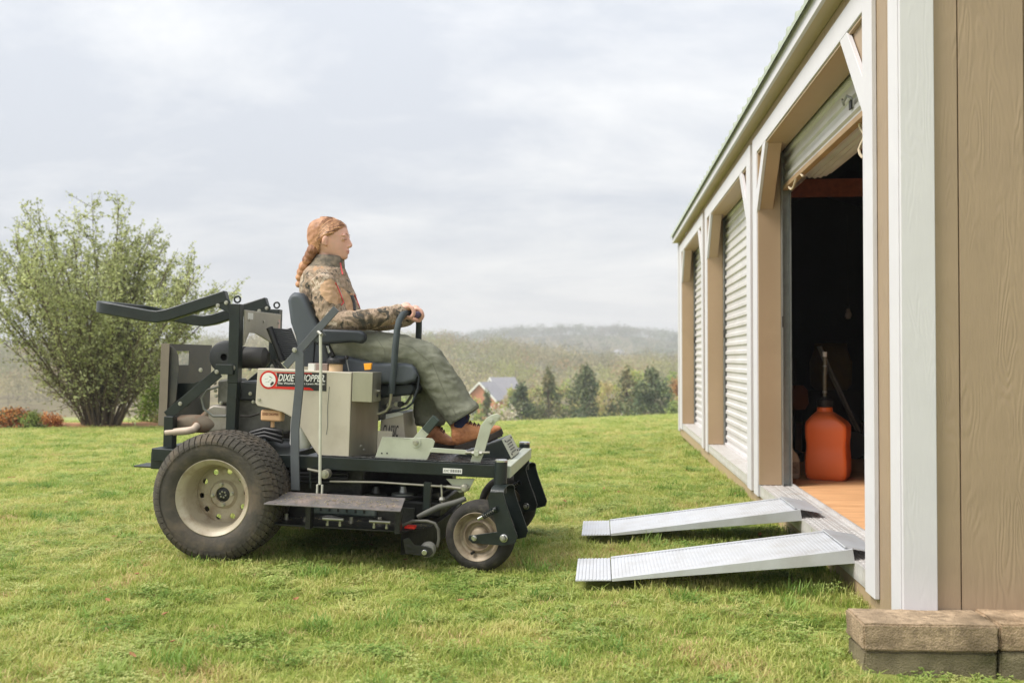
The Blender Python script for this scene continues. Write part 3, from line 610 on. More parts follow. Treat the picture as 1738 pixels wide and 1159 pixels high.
# serial plate on the rail
q0, q1 = P(752, 794, .4415), P(784, 804, .4415)
MB().box(q0.x, q1.x, -.4405, -.4418, q1.z, q0.z).build('serial_plate', DECW, fr)
mb = MB(); hh = q0.z - q1.z
for k in range(13):
    x = q0.x + (q1.x - q0.x) * (.40 + k * .043); mb.box(x, x + (.0016 if k % 3 else .003), -.4416, -.4421, q1.z + hh * .22, q1.z + hh * .80)
mb.build('barcode', DECB, fr)['kind'] = 'stuff'
def text_mesh(body, size, m, name='lettering', shear=0.0, bold=0.0, extrude=.0006):
    cu = bpy.data.curves.new('t', 'FONT'); cu.body = body; cu.size = size; cu.shear = shear; cu.offset = bold; cu.extrude = extrude; cu.resolution_u = 3
    o = bpy.data.objects.new('t', cu); col.objects.link(o); dg = bpy.context.evaluated_depsgraph_get(); me = bpy.data.meshes.new_from_object(o.evaluated_get(dg))
    bpy.data.objects.remove(o); me.name = name; me.materials.clear(); me.materials.append(m); return me
def put_text(body, x0, x1, zb, h, v, m, par, shear=.2, bold=.0, name='lettering', slope=0.0):
    me = text_mesh(body, 1.0, m, name, shear, bold)
    c = np.array([vv.co for vv in me.vertices]); mn, mxx = c.min(0), c.max(0); sx = (x1 - x0) / (mxx[0] - mn[0]); capn = text_caps
    for vv in me.vertices:
        x = x0 + (vv.co.x - mn[0]) * sx; z = zb + vv.co.y * h / capn + slope * (x - x0); vv.co = (x, -v - vv.co.z * 1.0 - .0004, z)
    o = link(name, me, par, smooth=0); o['kind'] = 'stuff'; return o
text_caps = 0.73
put_text('DC', q0.x + .004, q0.x + (q1.x - q0.x) * .35, q1.z + hh * .3, hh * .45, .4418, DECB, fr)

# toe wedge with grip plate
wp = PP([(772, 789), (851, 746), (867, 791)], .17); zf = ZT + .006
wp = [(wp[0][0], zf), (wp[1][0], wp[1][1]), (wp[2][0], zf)]
MB().prism(wp, -.17, .17).build('toe_wedge', BLK_, fr, .003)
a, b = Vector((wp[1][0], 0, wp[1][1])), Vector((wp[2][0], 0, wp[2][1])); dn = (b - a); nrm = Vector((-dn.z, 0, dn.x)).normalized(); nrm = nrm if nrm.x > 0 else -nrm
tp = MB(); c0 = a + nrm * .001; c1 = b + nrm * .001
tp.add([(c0 + Vector((0, s, 0)))[:] for s in (-.172, .172)] + [(c1 + Vector((0, s, 0)))[:] for s in (.172, -.172)] + [(c0 + nrm * .004 + Vector((0, s, 0)))[:] for s in (-.172, .172)] + [(c1 + nrm * .004 + Vector((0, s, 0)))[:] for s in (.172, -.172)],
       [(0, 1, 2, 3), (7, 6, 5, 4), (0, 4, 5, 1), (1, 5, 6, 2), (2, 6, 7, 3), (3, 7, 4, 0)])
tp.build('toe_plate', ZINC, fr, .001)
mb = MB(); mid = a.lerp(b, .5) + nrm * .0056; dn.normalize()
for k in range(5):
    for j in range(9):
        p = mid + dn * (-.03 + k * .015) + Vector((0, -.085 + j * .02, 0)); mb.bar(p - dn * .004, p + dn * .004, .011 if (k + j) % 2 else .006, .0008, nrm)
mb.build('sticker_print', DECB, fr)['kind'] = 'stuff'
for s in (-.12, .12):
    bolt(a.lerp(b, .15) + nrm * .005 + Vector((0, s, 0)), .005, .004, fr, HW, nrm); bolt(a.lerp(b, .85) + nrm * .005 + Vector((0, s, 0)), .005, .004, fr, HW, nrm)

# ---- front casters
def make_caster():
    c = empty('caster_wheel'); c.parent = mower; V = .5
    pc_ = P(850, 800, V); top = P(850, 779, V).z; bot = P(850, 836, V).z; X = pc_.x
    c.location = (X, -V, 0)
    loc = lambda px, py, v=V: P(px, py, v) - Vector((X, -V, 0))
    MB().cyl((0, 0, bot), (0, 0, top - .012), .0305, 28).build('pivot_tube', BLK_, c, .002)
    MB().lathe([(.031, top - .012), (.031, top - .004), (.024, top), (0, top + .001)], 28, 'z').build('cap', CHROME, c)
    wc = loc(814, 914); wc.z = .167
    pr = [(.104, -.05), (.114, -.060), (.130, -.064), (.149, -.058), (.160, -.042), (.166, -.015), (.167, 0)]
    pr = pr + [(r, -h) for r, h in reversed(pr[:-1])]
    MB().lathe(pr, 56, 'y', wc).build('tyre', RUBBER2, c, smooth=60)
    MB().lathe([(.106, .05), (.115, .055), (.10, .04), (.094, 0), (.10, -.040), (.106, -.048), (.114, -.054), (.116, -.058), (.112, -.061), (.104, -.052), (.096, -.046), (.091, -.030), (.080, -.026), (.074, -.034), (.066, -.036), (.058, -.012), (.045, -.008), (.036, -.03), (.03, -.036), (0, -.036)], 48, 'y', wc).build('rim', mat('caster_rim_paint', lin(150, 136, 114), 0.5, 0.1, 0.15, 8, dirt=lin(88, 70, 52), dirt_amt=0.85, dirt_s=12), c, smooth=50)
    MB().cyl(wc + Vector((-.02, -.058, -.078)), wc + Vector((-.02, -.020, -.074)), .007, 12).build('valve', BLACKP, c)
    pts = [(833, 846), (838, 835), (860, 834), (865, 852), (886, 909), (882, 920), (862, 925), (806, 923), (799, 917), (800, 910), (850, 902), (845, 880), (836, 862)]
    poly = [((q := loc(x, y, V + .08)).x, q.z) for x, y in pts]
    for s in (-1, 1): MB().prism(poly, s * .078, s * .086).build('fork_plate', BLK_, c, .0015)
    zt = max(z for x, z in poly); xs = [x for x, z in poly if z > zt - .006]
    x0 = min(x for x, z in poly if z > zt - .03); x1 = max(xs) + .004
    br = MB(); n = 12; v = []
    for i in range(n + 1):
        th = math.pi * i / n
        for (xx) in (x0, x1):
            for rr in (.086, .078): v.append((xx, rr * math.cos(th), zt - .006 + .030 * math.sin(th) * rr / .086))
    f = []
    for i in range(n):
        b0 = i * 4; b1 = b0 + 4
        f += [(b0, b0 + 2, b1 + 2, b1), (b0 + 1, b1 + 1, b1 + 3, b0 + 3), (b0, b1, b1 + 1, b0 + 1), (b0 + 2, b0 + 3, b1 + 3, b1 + 2)]
    br.add(v, f); br.build('fork_bridge', BLK_, c, smooth=40)
    pb_ = loc(862, 913, V + .09)
    for s in (1, -1): MB().lathe([(0, -.016), (.012, -.016), (.015, -.006), (.019, -.005), (.019, 0), (0, 0)], 24, 'y', (pb_.x, -.086 if s == 1 else .102, pb_.z)).build('pivot_boss', CHROME if s == 1 else BLK_, c)
    bolt((pb_.x, -.102, pb_.z), .007, .008, c)
    bolt((wc.x, -.087, wc.z), .010, .012, c, CHROME)
    MB().cyl((wc.x, -.085, wc.z), (wc.x, .085, wc.z), .010, 14).build('axle', BOLT, c)
    s0 = loc(817, 882, V + .095); s1 = loc(849, 864, V + .095); d = (s1 - s0); mb = MB(); pts = []
    for k in range(73):
        t_ = k / 72; th = t_ * 2 * math.pi * 6; e = d.normalized(); a_ = e.cross(Vector((0, 1, 0))).normalized(); b_2 = e.cross(a_)
        pts.append(s0 + d * (.28 + .6 * t_) + a_ * .012 * math.cos(th) + b_2 * .012 * math.sin(th))
    mb.tube(pts, .0028, 6).build('spring', BLK_, c)
    MB().tube([s0, s0 + d * .3], .0085, 14).build('spring_bolt', CHROME, c); MB().tube([s0 + d * .3, s1], .005, 10).build('spring_rod', BOLT, c)
    MB().tube([s1 - d * .1, s1 + d * .04], .013, 14).build('spring_seat', BLK_, c)
    return c
CA = make_caster(); CB = copy_tree(CA, mower); CB.location = (CA.location.x, .5, 0); CA.rotation_euler = (0, 0, R(-11)); CB.rotation_euler = (0, 0, R(-14))

# ---- cutting deck
dk = empty('cutting_deck'); dk.parent = mower
V = .60; zt = P(681, 899, V).z; zb = .075; xf = P(681, 899, V).x
outl = [(.10, -.45), (.17, -V), (xf, -V), (xf + .10, -.44), (xf + .12, 0), (xf + .10, .44), (xf, .62), (.17, .62), (.10, .45)]
mb = MB(); k = len(outl); v = [(x, y, z) for z in (zb, zt) for x, y in outl]
mb.add(v, [tuple(range(k, 2 * k))] + [(i, (i + 1) % k, (i + 1) % k + k, i + k) for i in range(k) if i != 1]); mb.build('deck_shell', BLK2_, dk, 0, 30)
mb = MB(); outl2 = [(x * 1.0 + (.012 if x > .5 else -.012), y * 1.015) for x, y in outl]
v = [(x, y, z) for z in (zt - .012, zt - .002) for x, y in outl2]; mb.add(v, [tuple(range(k, 2 * k)), tuple(range(k - 1, -1, -1))] + [(i, (i + 1) % k, (i + 1) % k + k, i + k) for i in range(k)]); mb.build('deck_rim', BLK2_, dk, .003)
for i, (x, y, r) in enumerate(((.50, -.30, .13), (.74, 0.02, .12), (.52, .33, .13))):
    MB().lathe([(r + .02, zt), (r, zt + .03), (r * .5, zt + .045), (r * .28, zt + .07), (0, zt + .07)], 36, 'z', (x, y, 0)).build('spindle_pulley', BLK2_, dk)
cv0, cv1 = P(542, 823, .40), P(672, 838, .40)
MB().box(cv0.x - .02, cv0.x + .30, -.44, -.20, zt + .02, zt + .105).build('belt_cover', mat('teal_cover', lin(66, 78, 78), .4, 0, .3, 12, dirt=lin(130, 132, 126), dirt_amt=.5, dirt_s=11), dk, .012)
mb = MB(); 
for k_ in range(6): mb.box(cv0.x + .02 + k_ * .043, cv0.x + .03 + k_ * .043, -.4415, -.4395, zt + .04, zt + .062)
mb.build('cover_slots', BLACKP, dk)['kind'] = 'stuff'
# lift plate over the near side
st = MB(); A_, B_, C_, D_ = P(447, 855, .72), P(680, 866, .72), P(688, 845, .53), P(490, 834, .53)
zs = (A_.z + B_.z) / 2
pts = [Vector((q.x, q.y, zs)) for q in (A_, B_, C_, D_)]; dz = C_.z - zs
pts[2].z = pts[3].z = (C_.z + D_.z) / 2
st.add([p - Vector((0, 0, .006)) for p in pts] + pts, [(3, 2, 1, 0), (4, 5, 6, 7), (0, 1, 5, 4), (1, 2, 6, 5), (2, 3, 7, 6), (3, 0, 4, 7)])
st.build('side_step_plate', RUSTSTEP, dk, .002)
for px, py in ((468, 850), (666, 861)):
    q = P(px, py, .70); MB().cyl((q.x, -.70, zs + .0015), (q.x, -.70, zs + .003), .009, 14).build('step_hole', BLACKP, dk)
for x_ in (A_.x + .20, B_.x - .02):
    MB().box(x_ - .02, x_ + .005, -.66, -.61, zt - .01, zs - .007).build('step_bracket', BLK2_, dk, .002)
for x_ in (A_.x + .30, B_.x - .12):
    MB().tube([(x_ - .05, -.615, zt + .035), (x_ + .05, -.615, zt + .035)], .008, 10).build('hinge_pin', BOLT, dk)
    for s in (-.03, .03): bolt((x_ + s, -.605, zt + .002), .006, .035, dk, BOLT, (0, 0, 1))
MB().prism([(.19, zt - .03), (B_.x - .0, zt - .03), (B_.x, zs - .03), (.22, zs - .03)], -.43, -.42).build('skirt_plate', BLK2_, dk, .002)
# anti-scalp roller, its arm and the guard loop
aw = P(722, 932, .60)
def roller(par, y):
    s = -1 if y < 0 else 1
    MB().lathe([(0, -.03), (.024, -.03), (.034, -.022), (.037, 0), (.034, .022), (.024, .03), (0, .03)], 28, 'y', (aw.x + .012, y, aw.z)).build('anti_scalp_roller', mat('roller_grey', lin(120, 118, 110), .6, 0, .15, 10), par)
    MB().prism(PP([(684, 915), (694, 912), (704, 925), (718, 926), (732, 930), (735, 938), (728, 945), (700, 941), (688, 940)], .64), y + s * .034, y + s * .040).build('roller_arm', BLK2_, par, .002)
    MB().cyl((aw.x + .006, y + s * .040, aw.z - .004), (aw.x + .006, y + s * .054, aw.z - .004), .013, 20).build('roller_pin', CHROME, par, .003)
roller(dk, -.60); roller(dk, .60)
lp = [P(x, y, .56) for x, y in ((682, 892), (700, 884), (725, 884), (738, 888), (744, 898), (745, 915), (742, 928))]
MB().tube(lp, .0075, 10).build('guard_loop', mat('loop_grey', lin(92, 90, 82), .5, .2, .2, 10), dk, smooth=60)
hs = [P(x, y, .48) for x, y in ((709, 877), (722, 871), (745, 860), (772, 853), (790, 846))]
MB().tube(hs, [.011, .014, .0145, .0145, .012], 14).build('hose', mat('hose_grey', lin(84, 84, 78), .7, 0, .15, 16), dk, smooth=60)
MB().tube([P(x, y, .42) for x, y in ((560, 817), (640, 818), (700, 822), (762, 826))], .006, 10).build('push_rod', BRUSH, dk)
MB().tube([P(758, 826, .42), P(786, 829, .42)], .010, 12).build('rod_end', BRUSH, dk)
q = P(789, 828, .43); MB().cyl(q + Vector((0, .02, 0)), q - Vector((0, .02, 0)), .018, 18).build('pivot_roller', BRUSH, dk, .003); bolt(q - Vector((0, .02, 0)), .010, .010, dk, BOLT)
MB().prism(PP([(757, 812), (806, 812), (796, 832), (780, 836)], .40), -.40, -.408).build('rocker_plate', ZINC, dk, .002)
a_, b_3 = P(719, 818, .43), P(724, 866, .43); MB().box(a_.x, b_3.x + .015, -.43, -.40, b_3.z, a_.z).build('hanger_post', BLK_, dk, .003)
MB().tube([P(749, 822, .44), P(750, 845, .44), P(750, 858, .44)], .0045, 8).build('hanger_bolt', BOLT, dk); MB().lathe([(0, -.004), (.012, -.004), (.016, .004), (.012, .016), (0, .016)], 16, 'z', P(750, 849, .44)).build('hanger_nut', BOLT, dk)
for x, y, sz in ((.30, -.5, .02), (.40, -.52, .015), (.62, -.5, .02), (.75, -.46, .02), (.80, -.38, .016), (.68, -.42, .014)):
    bolt((x, y, zt), sz * .5, sz * 1.4, dk, BOLT, (0, 0, 1))
q0, q1 = P(688, 876, .55), P(698, 880, .55); MB().box(q0.x, q1.x + .02, -.56, -.52, zt + .0, zt + .012).build('warning_sticker', RED, dk, .001)

# drive parts that fill the space under the frame
MB().box(.02, .62, -.30, .30, zt + .05, ZT - .06).build('transmission_housing', BLK2_, dk, .02)
MB().box(.62, 1.02, -.34, .36, zt + .02, zt + .10).build('deck_bridge', BLK2_, dk, .015)
MB().box(.60, .98, .18, .30, zt + .09, ZT - .05).build('link_housing', BLK2_, dk, .01)
for i_, (x_, y_) in enumerate(((.70, -.36), (.82, -.30), (.93, -.20))): MB().lathe([(.055, zt + .10), (.055, zt + .125), (.02, zt + .13), (.014, zt + .16), (0, zt + .16)], 28, 'z', (x_, y_, 0)).build('idler_pulley', GALV if i_ == 1 else BLK2_, dk)
MB().tube([(.45, -.34, zt + .112), (.70, -.418, zt + .112), (.86, -.35, zt + .112), (.97, -.22, zt + .112), (1.0, .05, zt + .112)], .008, 8).build('drive_belt', BLACKP, dk, smooth=60)
for k_ in range(3): MB().tube([(.10 + .05 * k_, -.36, ZT - .07), (.30, -.37 + .012 * k_, ZT - .10 - .02 * k_), (.55, -.35, ZT - .09 - .02 * k_)], .009, 8).build('hydraulic_hose', BLACKP, dk, smooth=60)
rc_ = np.random.default_rng(9); n_ = 900; cx_ = rc_.uniform(.2, 1.0, n_); cy_ = rc_.uniform(-.6, .3, n_); cz_ = np.full(n_, zt + .004)
CLIPV = []; CLIPF = []
for q_ in range(n_):
    if q_ % 3 == 0: cx_[q_] = rc_.uniform(A_.x + .03, B_.x - .03); cy_[q_] = rc_.uniform(-.70, -.56); cz_[q_] = zs + .003 + (cy_[q_] + .72) / .19 * ((C_.z + D_.z) / 2 - zs)
    a1 = rc_.uniform(0, 6.28); l1 = rc_.uniform(.003, .010); dx_, dy_ = math.cos(a1) * l1, math.sin(a1) * l1; o1 = len(CLIPV)
    CLIPV += [(cx_[q_] - dx_, cy_[q_] - dy_, cz_[q_]), (cx_[q_] + dy_ * .22, cy_[q_] - dx_ * .22, cz_[q_] + .002), (cx_[q_] + dx_, cy_[q_] + dy_, cz_[q_] + .001), (cx_[q_] - dy_ * .22, cy_[q_] + dx_ * .22, cz_[q_] + .002)]; CLIPF.append((o1, o1 + 1, o1 + 2, o1 + 3))
MB().add(CLIPV, CLIPF).build('grass_clippings', mat('dry_clippings', lin(170, 160, 120), .9, 0, .3, 30), dk, smooth=0)['kind'] = 'stuff'

# ---- fuel tank side panel with its brushed front
V = .42
pan = PP([(437, 625), (597, 632), (592, 779), (547, 778), (538, 770), (529, 757), (520, 742), (508, 722), (496, 709), (480, 700), (455, 693), (437, 689), (433, 684)], V)
tk = empty('fuel_tank'); tk.parent = mower
MB().prism(pan, -V, -V + .16).build('tank_side', BEIGE, tk, .005, 30, 2)
xr = pan[1][0]; xb = pan[2][0]; zb_ = pan[2][1]; zt_ = pan[1][1]
fp = MB(); fp.add([(xr + .002, -V + .003, zt_), (xb + .002, -V + .003, zb_), (xb + .095, -V + .17, zb_ + .012), (xr + .095, -V + .17, zt_), (xr - .01, -V + .17, zt_), (xb - .01, -V + .17, zb_)], [(0, 1, 2, 3), (3, 2, 5, 4), (1, 5, 2), (0, 3, 4)])
fp.build('tank_front', BRUSH, tk)
MB().prism([(xb + .0955, zb_ + .01), (xb + .17, zb_ + .03), (xb + .17, zb_ + .13), (xb + .0955, zb_ + .13)], -V + .165, -V + .172).build('inner_panel', BEIGE, tk)
for px, py in ((594, 764), (604, 761), (613, 757), (618, 763)):
    q = P(px, py, .35); bolt(q, .006, .005, tk, BOLT, (.8, -.6, 0))
for px, py in ((440, 678),): bolt(P(px, py, V + .001), .006, .005, tk)
# sight-gauge line of the tank
mb = MB(); ga = [P(x, y, V + .0005) for x, y in ((559, 656), (556, 690), (556, 722), (554, 737))]
MB().tube(ga, .0012, 6).build('gauge_seam', DGREY, tk)
cp = P(570, 622, .33)
MB().lathe([(.034, cp.z - .03), (.034, cp.z + .012), (0, cp.z + .012)], 32, 'z', (cp.x, -.33, 0)).build('filler_neck', mat('neck_tan', lin(206, 176, 140), .5), tk)
zc = cp.z + .012
MB().lathe([(.037, zc), (.046, zc + .004), (.047, zc + .018), (.042, zc + .028), (.02, zc + .030), (0, zc + .030)], 32, 'z', (cp.x, -.33, 0)).build('fuel_cap', BLACKP, tk)
q = [P(x, y, .30) for x, y in ((592, 630), (589, 616), (588, 607))]
MB().tube(q, .004, 8).build('choke_lever', GALV, tk); MB().lathe([(0, -.012), (.009, -.008), (.011, 0), (.008, .009), (0, .012)], 14, 'z', q[2]).build('choke_knob', BLACKP, tk)
tw = P(528, 622, .36); MB().box(tw.x - .012, tw.x + .02, -.37, -.345, tw.z - .02, tw.z + .015).build('white_tag', DECW, tk)
q0, q1 = P(524, 616, .30), P(556, 630, .30); MB().box(q0.x, q1.x, -.30, -.1, q1.z - .03, q0.z).build('tank_top', mat('tank_brown', lin(150, 132, 122), .6), tk, .004)
# grime streaks standing out on the panel: raised drip ridges
# control box
V2 = .425; a_ = P(597, 632, V2); b_ = P(631, 683, V2)
cbx = MB().box(a_.x + .004, b_.x, -V2, -V2 + .17, b_.z, a_.z + .004).build('control_box', BRUSH, mower, .003)
q = P(640, 664, .36); MB().cyl((b_.x, -.33, q.z), (b_.x + .014, -.33, q.z), .006, 12).build('toggle_switch', BOLT, cbx); MB().cyl((b_.x, -.33, q.z - .022), (b_.x + .004, -.33, q.z - .022), .008, 12).build('switch_hole', BLACKP, cbx)
kt = P(622, 622, .36); MB().prism([(kt.x - .012, kt.z - .018), (kt.x + .018, kt.z - .014), (kt.x + .022, kt.z + .018), (kt.x - .018, kt.z + .014)], -.35, -.33).build('orange_key_tag', mat('orange_tag', (.95, .38, .02), .5), cbx, .002)

# ---- side decal
V3 = V + .0006; dec = empty('decal'); dec.parent = tk
dp = [P(x, y, V3) for x, y in ((470, 631), (554.5, 633), (554, 664), (470, 659.5))]
MB().prism([(p.x, p.z) for p in dp], -V3, -V3 - .0004).build('decal_field', DECB, dec)
cc = P(456, 644.5, V3); rr = P(470.8, 644.5, V3).x - cc.x
def disc(c, r, lift, m, nm, n=40, sx=1.0):
    MB().cyl((c.x, -V3, c.z), (c.x, -V3 - lift, c.z), r, n).build(nm, m, dec)
disc(cc, rr * 1.02, .0009, RED, 'decal_ring'); disc(cc, rr * .90, .0012, DECB, 'decal_ring_inner'); disc(cc, rr * .86, .0014, RED, 'decal_ring_thin'); disc(cc, rr * .80, .0017, DECW, 'decal_disc')
bp_ = [P(x, y, V3) for x, y in ((458, 658.8), (534, 658), (536, 663.2), (460, 660.2))]
x0 = P(457, 655, V3).x; x1 = P(532, 655, V3).x; zb1 = P(495, 660.5, V3).z; hpx = P(495, 650, V3).z - P(495, 651, V3).z
for k, (o0, o1, xe) in enumerate(((0, 1.3, x1), (1.7, 2.7, x1 - .008), (3.1, 3.9, x1 - .016))):
    MB().box(x0 + .0 * k, xe, -V3 - .0006, -V3 - .0010, zb1 + o0 * hpx - .2 * hpx, zb1 + o1 * hpx).build('decal_stripe', RED, dec)
MB().box(x0, x1 - .01, -V3 - .0006, -V3 - .0010, zb1 + 27.2 * hpx, zb1 + 28.4 * hpx).build('decal_stripe', RED, dec)
sl = (P(551, 646, V3).z - P(474, 645.3, V3).z) / (P(551, 646, V3).x - P(474, 645.3, V3).x)
put_text('DIXIE CHOPPER.', P(472, 645, V3).x, P(552, 645, V3).x, P(472, 646.3, V3).z, 12.0 * hpx, V3, DECW, dec, .28, .018, 'decal_title', sl * .7)
put_text("The World's Fastest Lawn Mower.", P(471, 650, V3).x, P(552, 650, V3).x, P(471, 651.8, V3).z, 3.6 * hpx, V3, DECW, dec, .12, .014, 'decal_slogan', sl * .7)
# bird-of-prey head emblem in the disc: dark neck patch, green brow, feather strokes
def em(pts, m, nm, lift=.0020): MB().prism([(cc.x + x * rr, cc.z + z * rr) for x, z in pts], -V3 - .0016, -V3 - lift).build(nm, m, dec)
em([(.22, -.42), (.42, -.20), (.62, -.22), (.60, -.42), (.42, -.58), (.26, -.66)], DECB, 'emblem_throat')
em([(.02, .42), (.22, .36), (.46, .22), (.40, .20), (.20, .28), (.04, .36)], mat('emblem_green', lin(40, 90, 60), .5), 'emblem_brow')
GREYE = mat('emblem_grey', lin(150, 150, 146), .5)
for k in range(9):
    r_ = random.Random(k); x = -.45 + .1 * k; z = -.35 + .45 * r_.random(); em([(x, z), (x + .18, z + .10), (x + .20, z + .07), (x + .04, z - .02)], GREYE, 'emblem_feather', .0018)

# ---- seat
seat = empty('seat'); seat.parent = mower
def shell(profile, hw, name, m, par, y0=0.0, rnd=.05, thick=.0):
    """side-view outline extruded across with rounded edges"""
    return MB().prism(profile, y0 - hw, y0 + hw).build(name, m, par, rnd, 40, 4)
bk = PP([(489, 510), (492, 500), (500, 496), (511, 497), (518, 503), (530, 528), (546, 556), (560, 585), (566, 606), (560, 622), (508, 622), (506, 590), (502, 570), (494, 548)], .20)
shell(bk, .225, 'backrest', SEATM, seat, 0, .05)
cu = PP([(560, 603), (590, 604), (640, 616), (690, 616), (704, 620), (711, 634), (708, 646), (690, 652), (600, 650), (560, 640)], .20)
shell(cu, .24, 'cushion', SEATM, seat, 0, .03)
ba = PP([(600, 655), (700, 650), (706, 660), (700, 670), (655, 674), (600, 670)], .17)
shell(ba, .20, 'seat_base', SEATD, seat, 0, .012)
for s in (1, -1):
    v = s * .275; vv = .275
    ar = PP([(532, 562), (540, 558), (585, 560), (612, 561), (621, 566), (622, 578), (614, 583), (600, 581), (540, 585), (530, 578)], vv)
    MB().prism(ar, -v - .03, -v + .03).build('armrest', SEATD, seat, .014, 40, 4)
    sb = PP([(522, 570), (536, 572), (532, 622), (510, 622), (512, 600)], vv)
    MB().prism(sb, -v - .012, -v + .012).build('armrest_bracket', SEATD, seat, .004)
q = [P(x, y, .27) for x, y in ((560, 597), (566, 606))]
MB().bar(P(557, 588, .27), P(566, 606, .27), .02, .03, (0, 1, 0)).build('belt_buckle', BLACKP, seat, .004); MB().bar(P(556, 587, .285), P(560, 599, .285), .012, .02, (0, 1, 0)).build('belt_latch', CHROME, seat, .002)
MB().tube([P(x, y, .22) for x, y in ((706, 632), (711, 640), (709, 660), (700, 684), (690, 692), (676, 696), (665, 697))], .006, 10).build('seat_adjust_bar', SEATD, seat, smooth=60)
# pedestal with the front panel
pd = MB(); q0, q1 = P(642, 712, .12), P(683, 745, .12)
pdx = MB().prism(PP([(646, 712), (684, 700), (688, 745), (686, 765), (642, 765)], .13), -.13, .16).build('pedestal', BEIGE, mower, .006)
MB().prism(PP([(644, 709), (655, 703), (676, 699), (684, 701), (684, 704), (646, 713)], .132), -.133, .15).build('pedestal_top', DECW, pdx, .002)
tq0, tq1 = P(650, 738, .1305), P(676, 738, .1305)
put_text('CLASSIC', tq0.x, tq1.x, P(650, 740, .1305).z, (P(650, 718, .1305).z - P(650, 740, .1305).z) * .92, .1305, DECB, pdx, .15, .012, 'panel_lettering')
MB().box(P(625, 690, .2).x, P(650, 690, .2).x, -.25, .2, P(630, 712, .2).z, P(630, 672, .2).z).build('hydro_block', BLACKP, mower, .008)
hd = MB(); 
for px, py, r in ((650, 690, .012), (660, 688, .014), (672, 686, .012), (678, 686, .014)):
    q = P(px, py, .18); MB().cyl(q, q + Vector((0, .05, 0)), r, 14).build('hydraulic_fitting', BLACKP if px % 4 else BOLT, mower, .002)

# ---- steering levers
GR = [(695, 530, .045), (690, 530, .10), (683, 534, .165), (677, 545, .21), (674, 560, .24), (671, 590, .25), (668, 630, .25), (664, 668, .25)]
LV = MB().tube([P(x, y, v) for x, y, v in GR], [.0165] * 8, 16).build('lever_grip', FOAM, mower, smooth=60)
MB().tube([P(x, y, .25) for x, y in ((664, 665), (661, 688), (656, 697), (645, 702), (626, 703))], .0085, 12).build('lever_tube', BRUSH, LV, smooth=60)
GL = [(710, 534.5, .0), (710, 535, -.06), (711, 541, -.10), (711, 556, -.14), (710, 580, -.16), (706, 620, -.18), (702, 650, -.18)]
LV2 = MB().tube([P(x, y, v) for x, y, v in GL], [.0165] * 7, 16).build('lever_grip', FOAM, mower, smooth=60)
MB().tube([P(x, y, -.18) for x, y in ((702, 650), (698, 672), (690, 684), (676, 690))], .0085, 12).build('lever_tube', BRUSH, LV2, smooth=60)
MB().lathe([(0, -.014), (.014, -.012), (.019, 0), (.014, .012), (0, .014)], 16, 'y', P(709, 534.5, .006)).build('lever_knob', mat('knob_violet', lin(70, 60, 84), .5), LV2)

# ---- deck-lift linkage on the near side
V4 = .40
br_ = MB().prism(PP([(648, 743), (725, 743), (733, 744), (738, 749), (736, 757), (721, 788), (634, 783)], V4), -V4, -V4 + .008).build('lift_bracket', ZINC, mower, .002)
q0, q1 = P(648, 742.5, V4), P(695, 744, V4); MB().box(q0.x, q1.x, -V4, -V4 + .03, q0.z - .002, q0.z + .003).build('bracket_flange', ZINC, br_)
q = P(706, 751, V4); MB().cyl(q, q - Vector((0, .004, 0)), .024, 28).build('bracket_washer', ZINC, br_, .001); bolt(q - Vector((0, .0045, 0)), .010, .010, br_, BOLT)
for px, py in ((648, 769), (657, 769)):
    q = P(px, py, V4); MB().cyl(q, q - Vector((0, .0015, 0)), .004, 12).build('bracket_hole', BLACKP, br_)
MB().bar(P(706, 750, V4 - .02), P(722, 731, V4 - .02), .008, .045, (0, 0, 1)).build('pedal_arm', ZINC, br_, .002)
MB().bar(P(719, 735, V4 - .03), P(741, 709, V4 - .03), .028, .042, (0, 0, 1)).build('pedal_grip', mat('pedal_rubber', lin(54, 66, 60), .6, 0, .1, 10), br_, .004)
MB().prism(PP([(734, 759), (790, 763), (795, 766), (793, 771), (729, 767)], V4), -V4 - .006, -V4 - .012).build('link_bar', ZINC, br_, .002)
MB().tube([P(790, 768, V4 + .012), P(831, 768, V4 + .012)], .0065, 10).build('threaded_rod', BRUSH, br_)
lv = MB().prism(PP([(796, 791), (812, 793), (822, 768), (834, 728), (842, 716), (848, 712), (850, 706), (845, 702), (834, 704), (826, 709), (816, 722), (806, 760)], V4 - .01), -V4 + .004, -V4 + .012).build('height_lever', ZINC, br_, .002)
q = P(833, 714, V4); bolt(q, .010, .010, br_, ZINC); q = P(844, 707, V4); MB().cyl(q, q - Vector((0, .003, 0)), .008, 16).build('lever_hole_rim', ZINC, br_)
for px in (803, 816): 
    q = P(px, 769, V4 + .012); MB().cyl(q - Vector((.006, 0, 0)), q + Vector((.006, 0, 0)), .012, 6).build('lock_nut', BOLT, br_)
bolt(P(809, 769, V4 + .012), .014, .014, br_, ZINC)
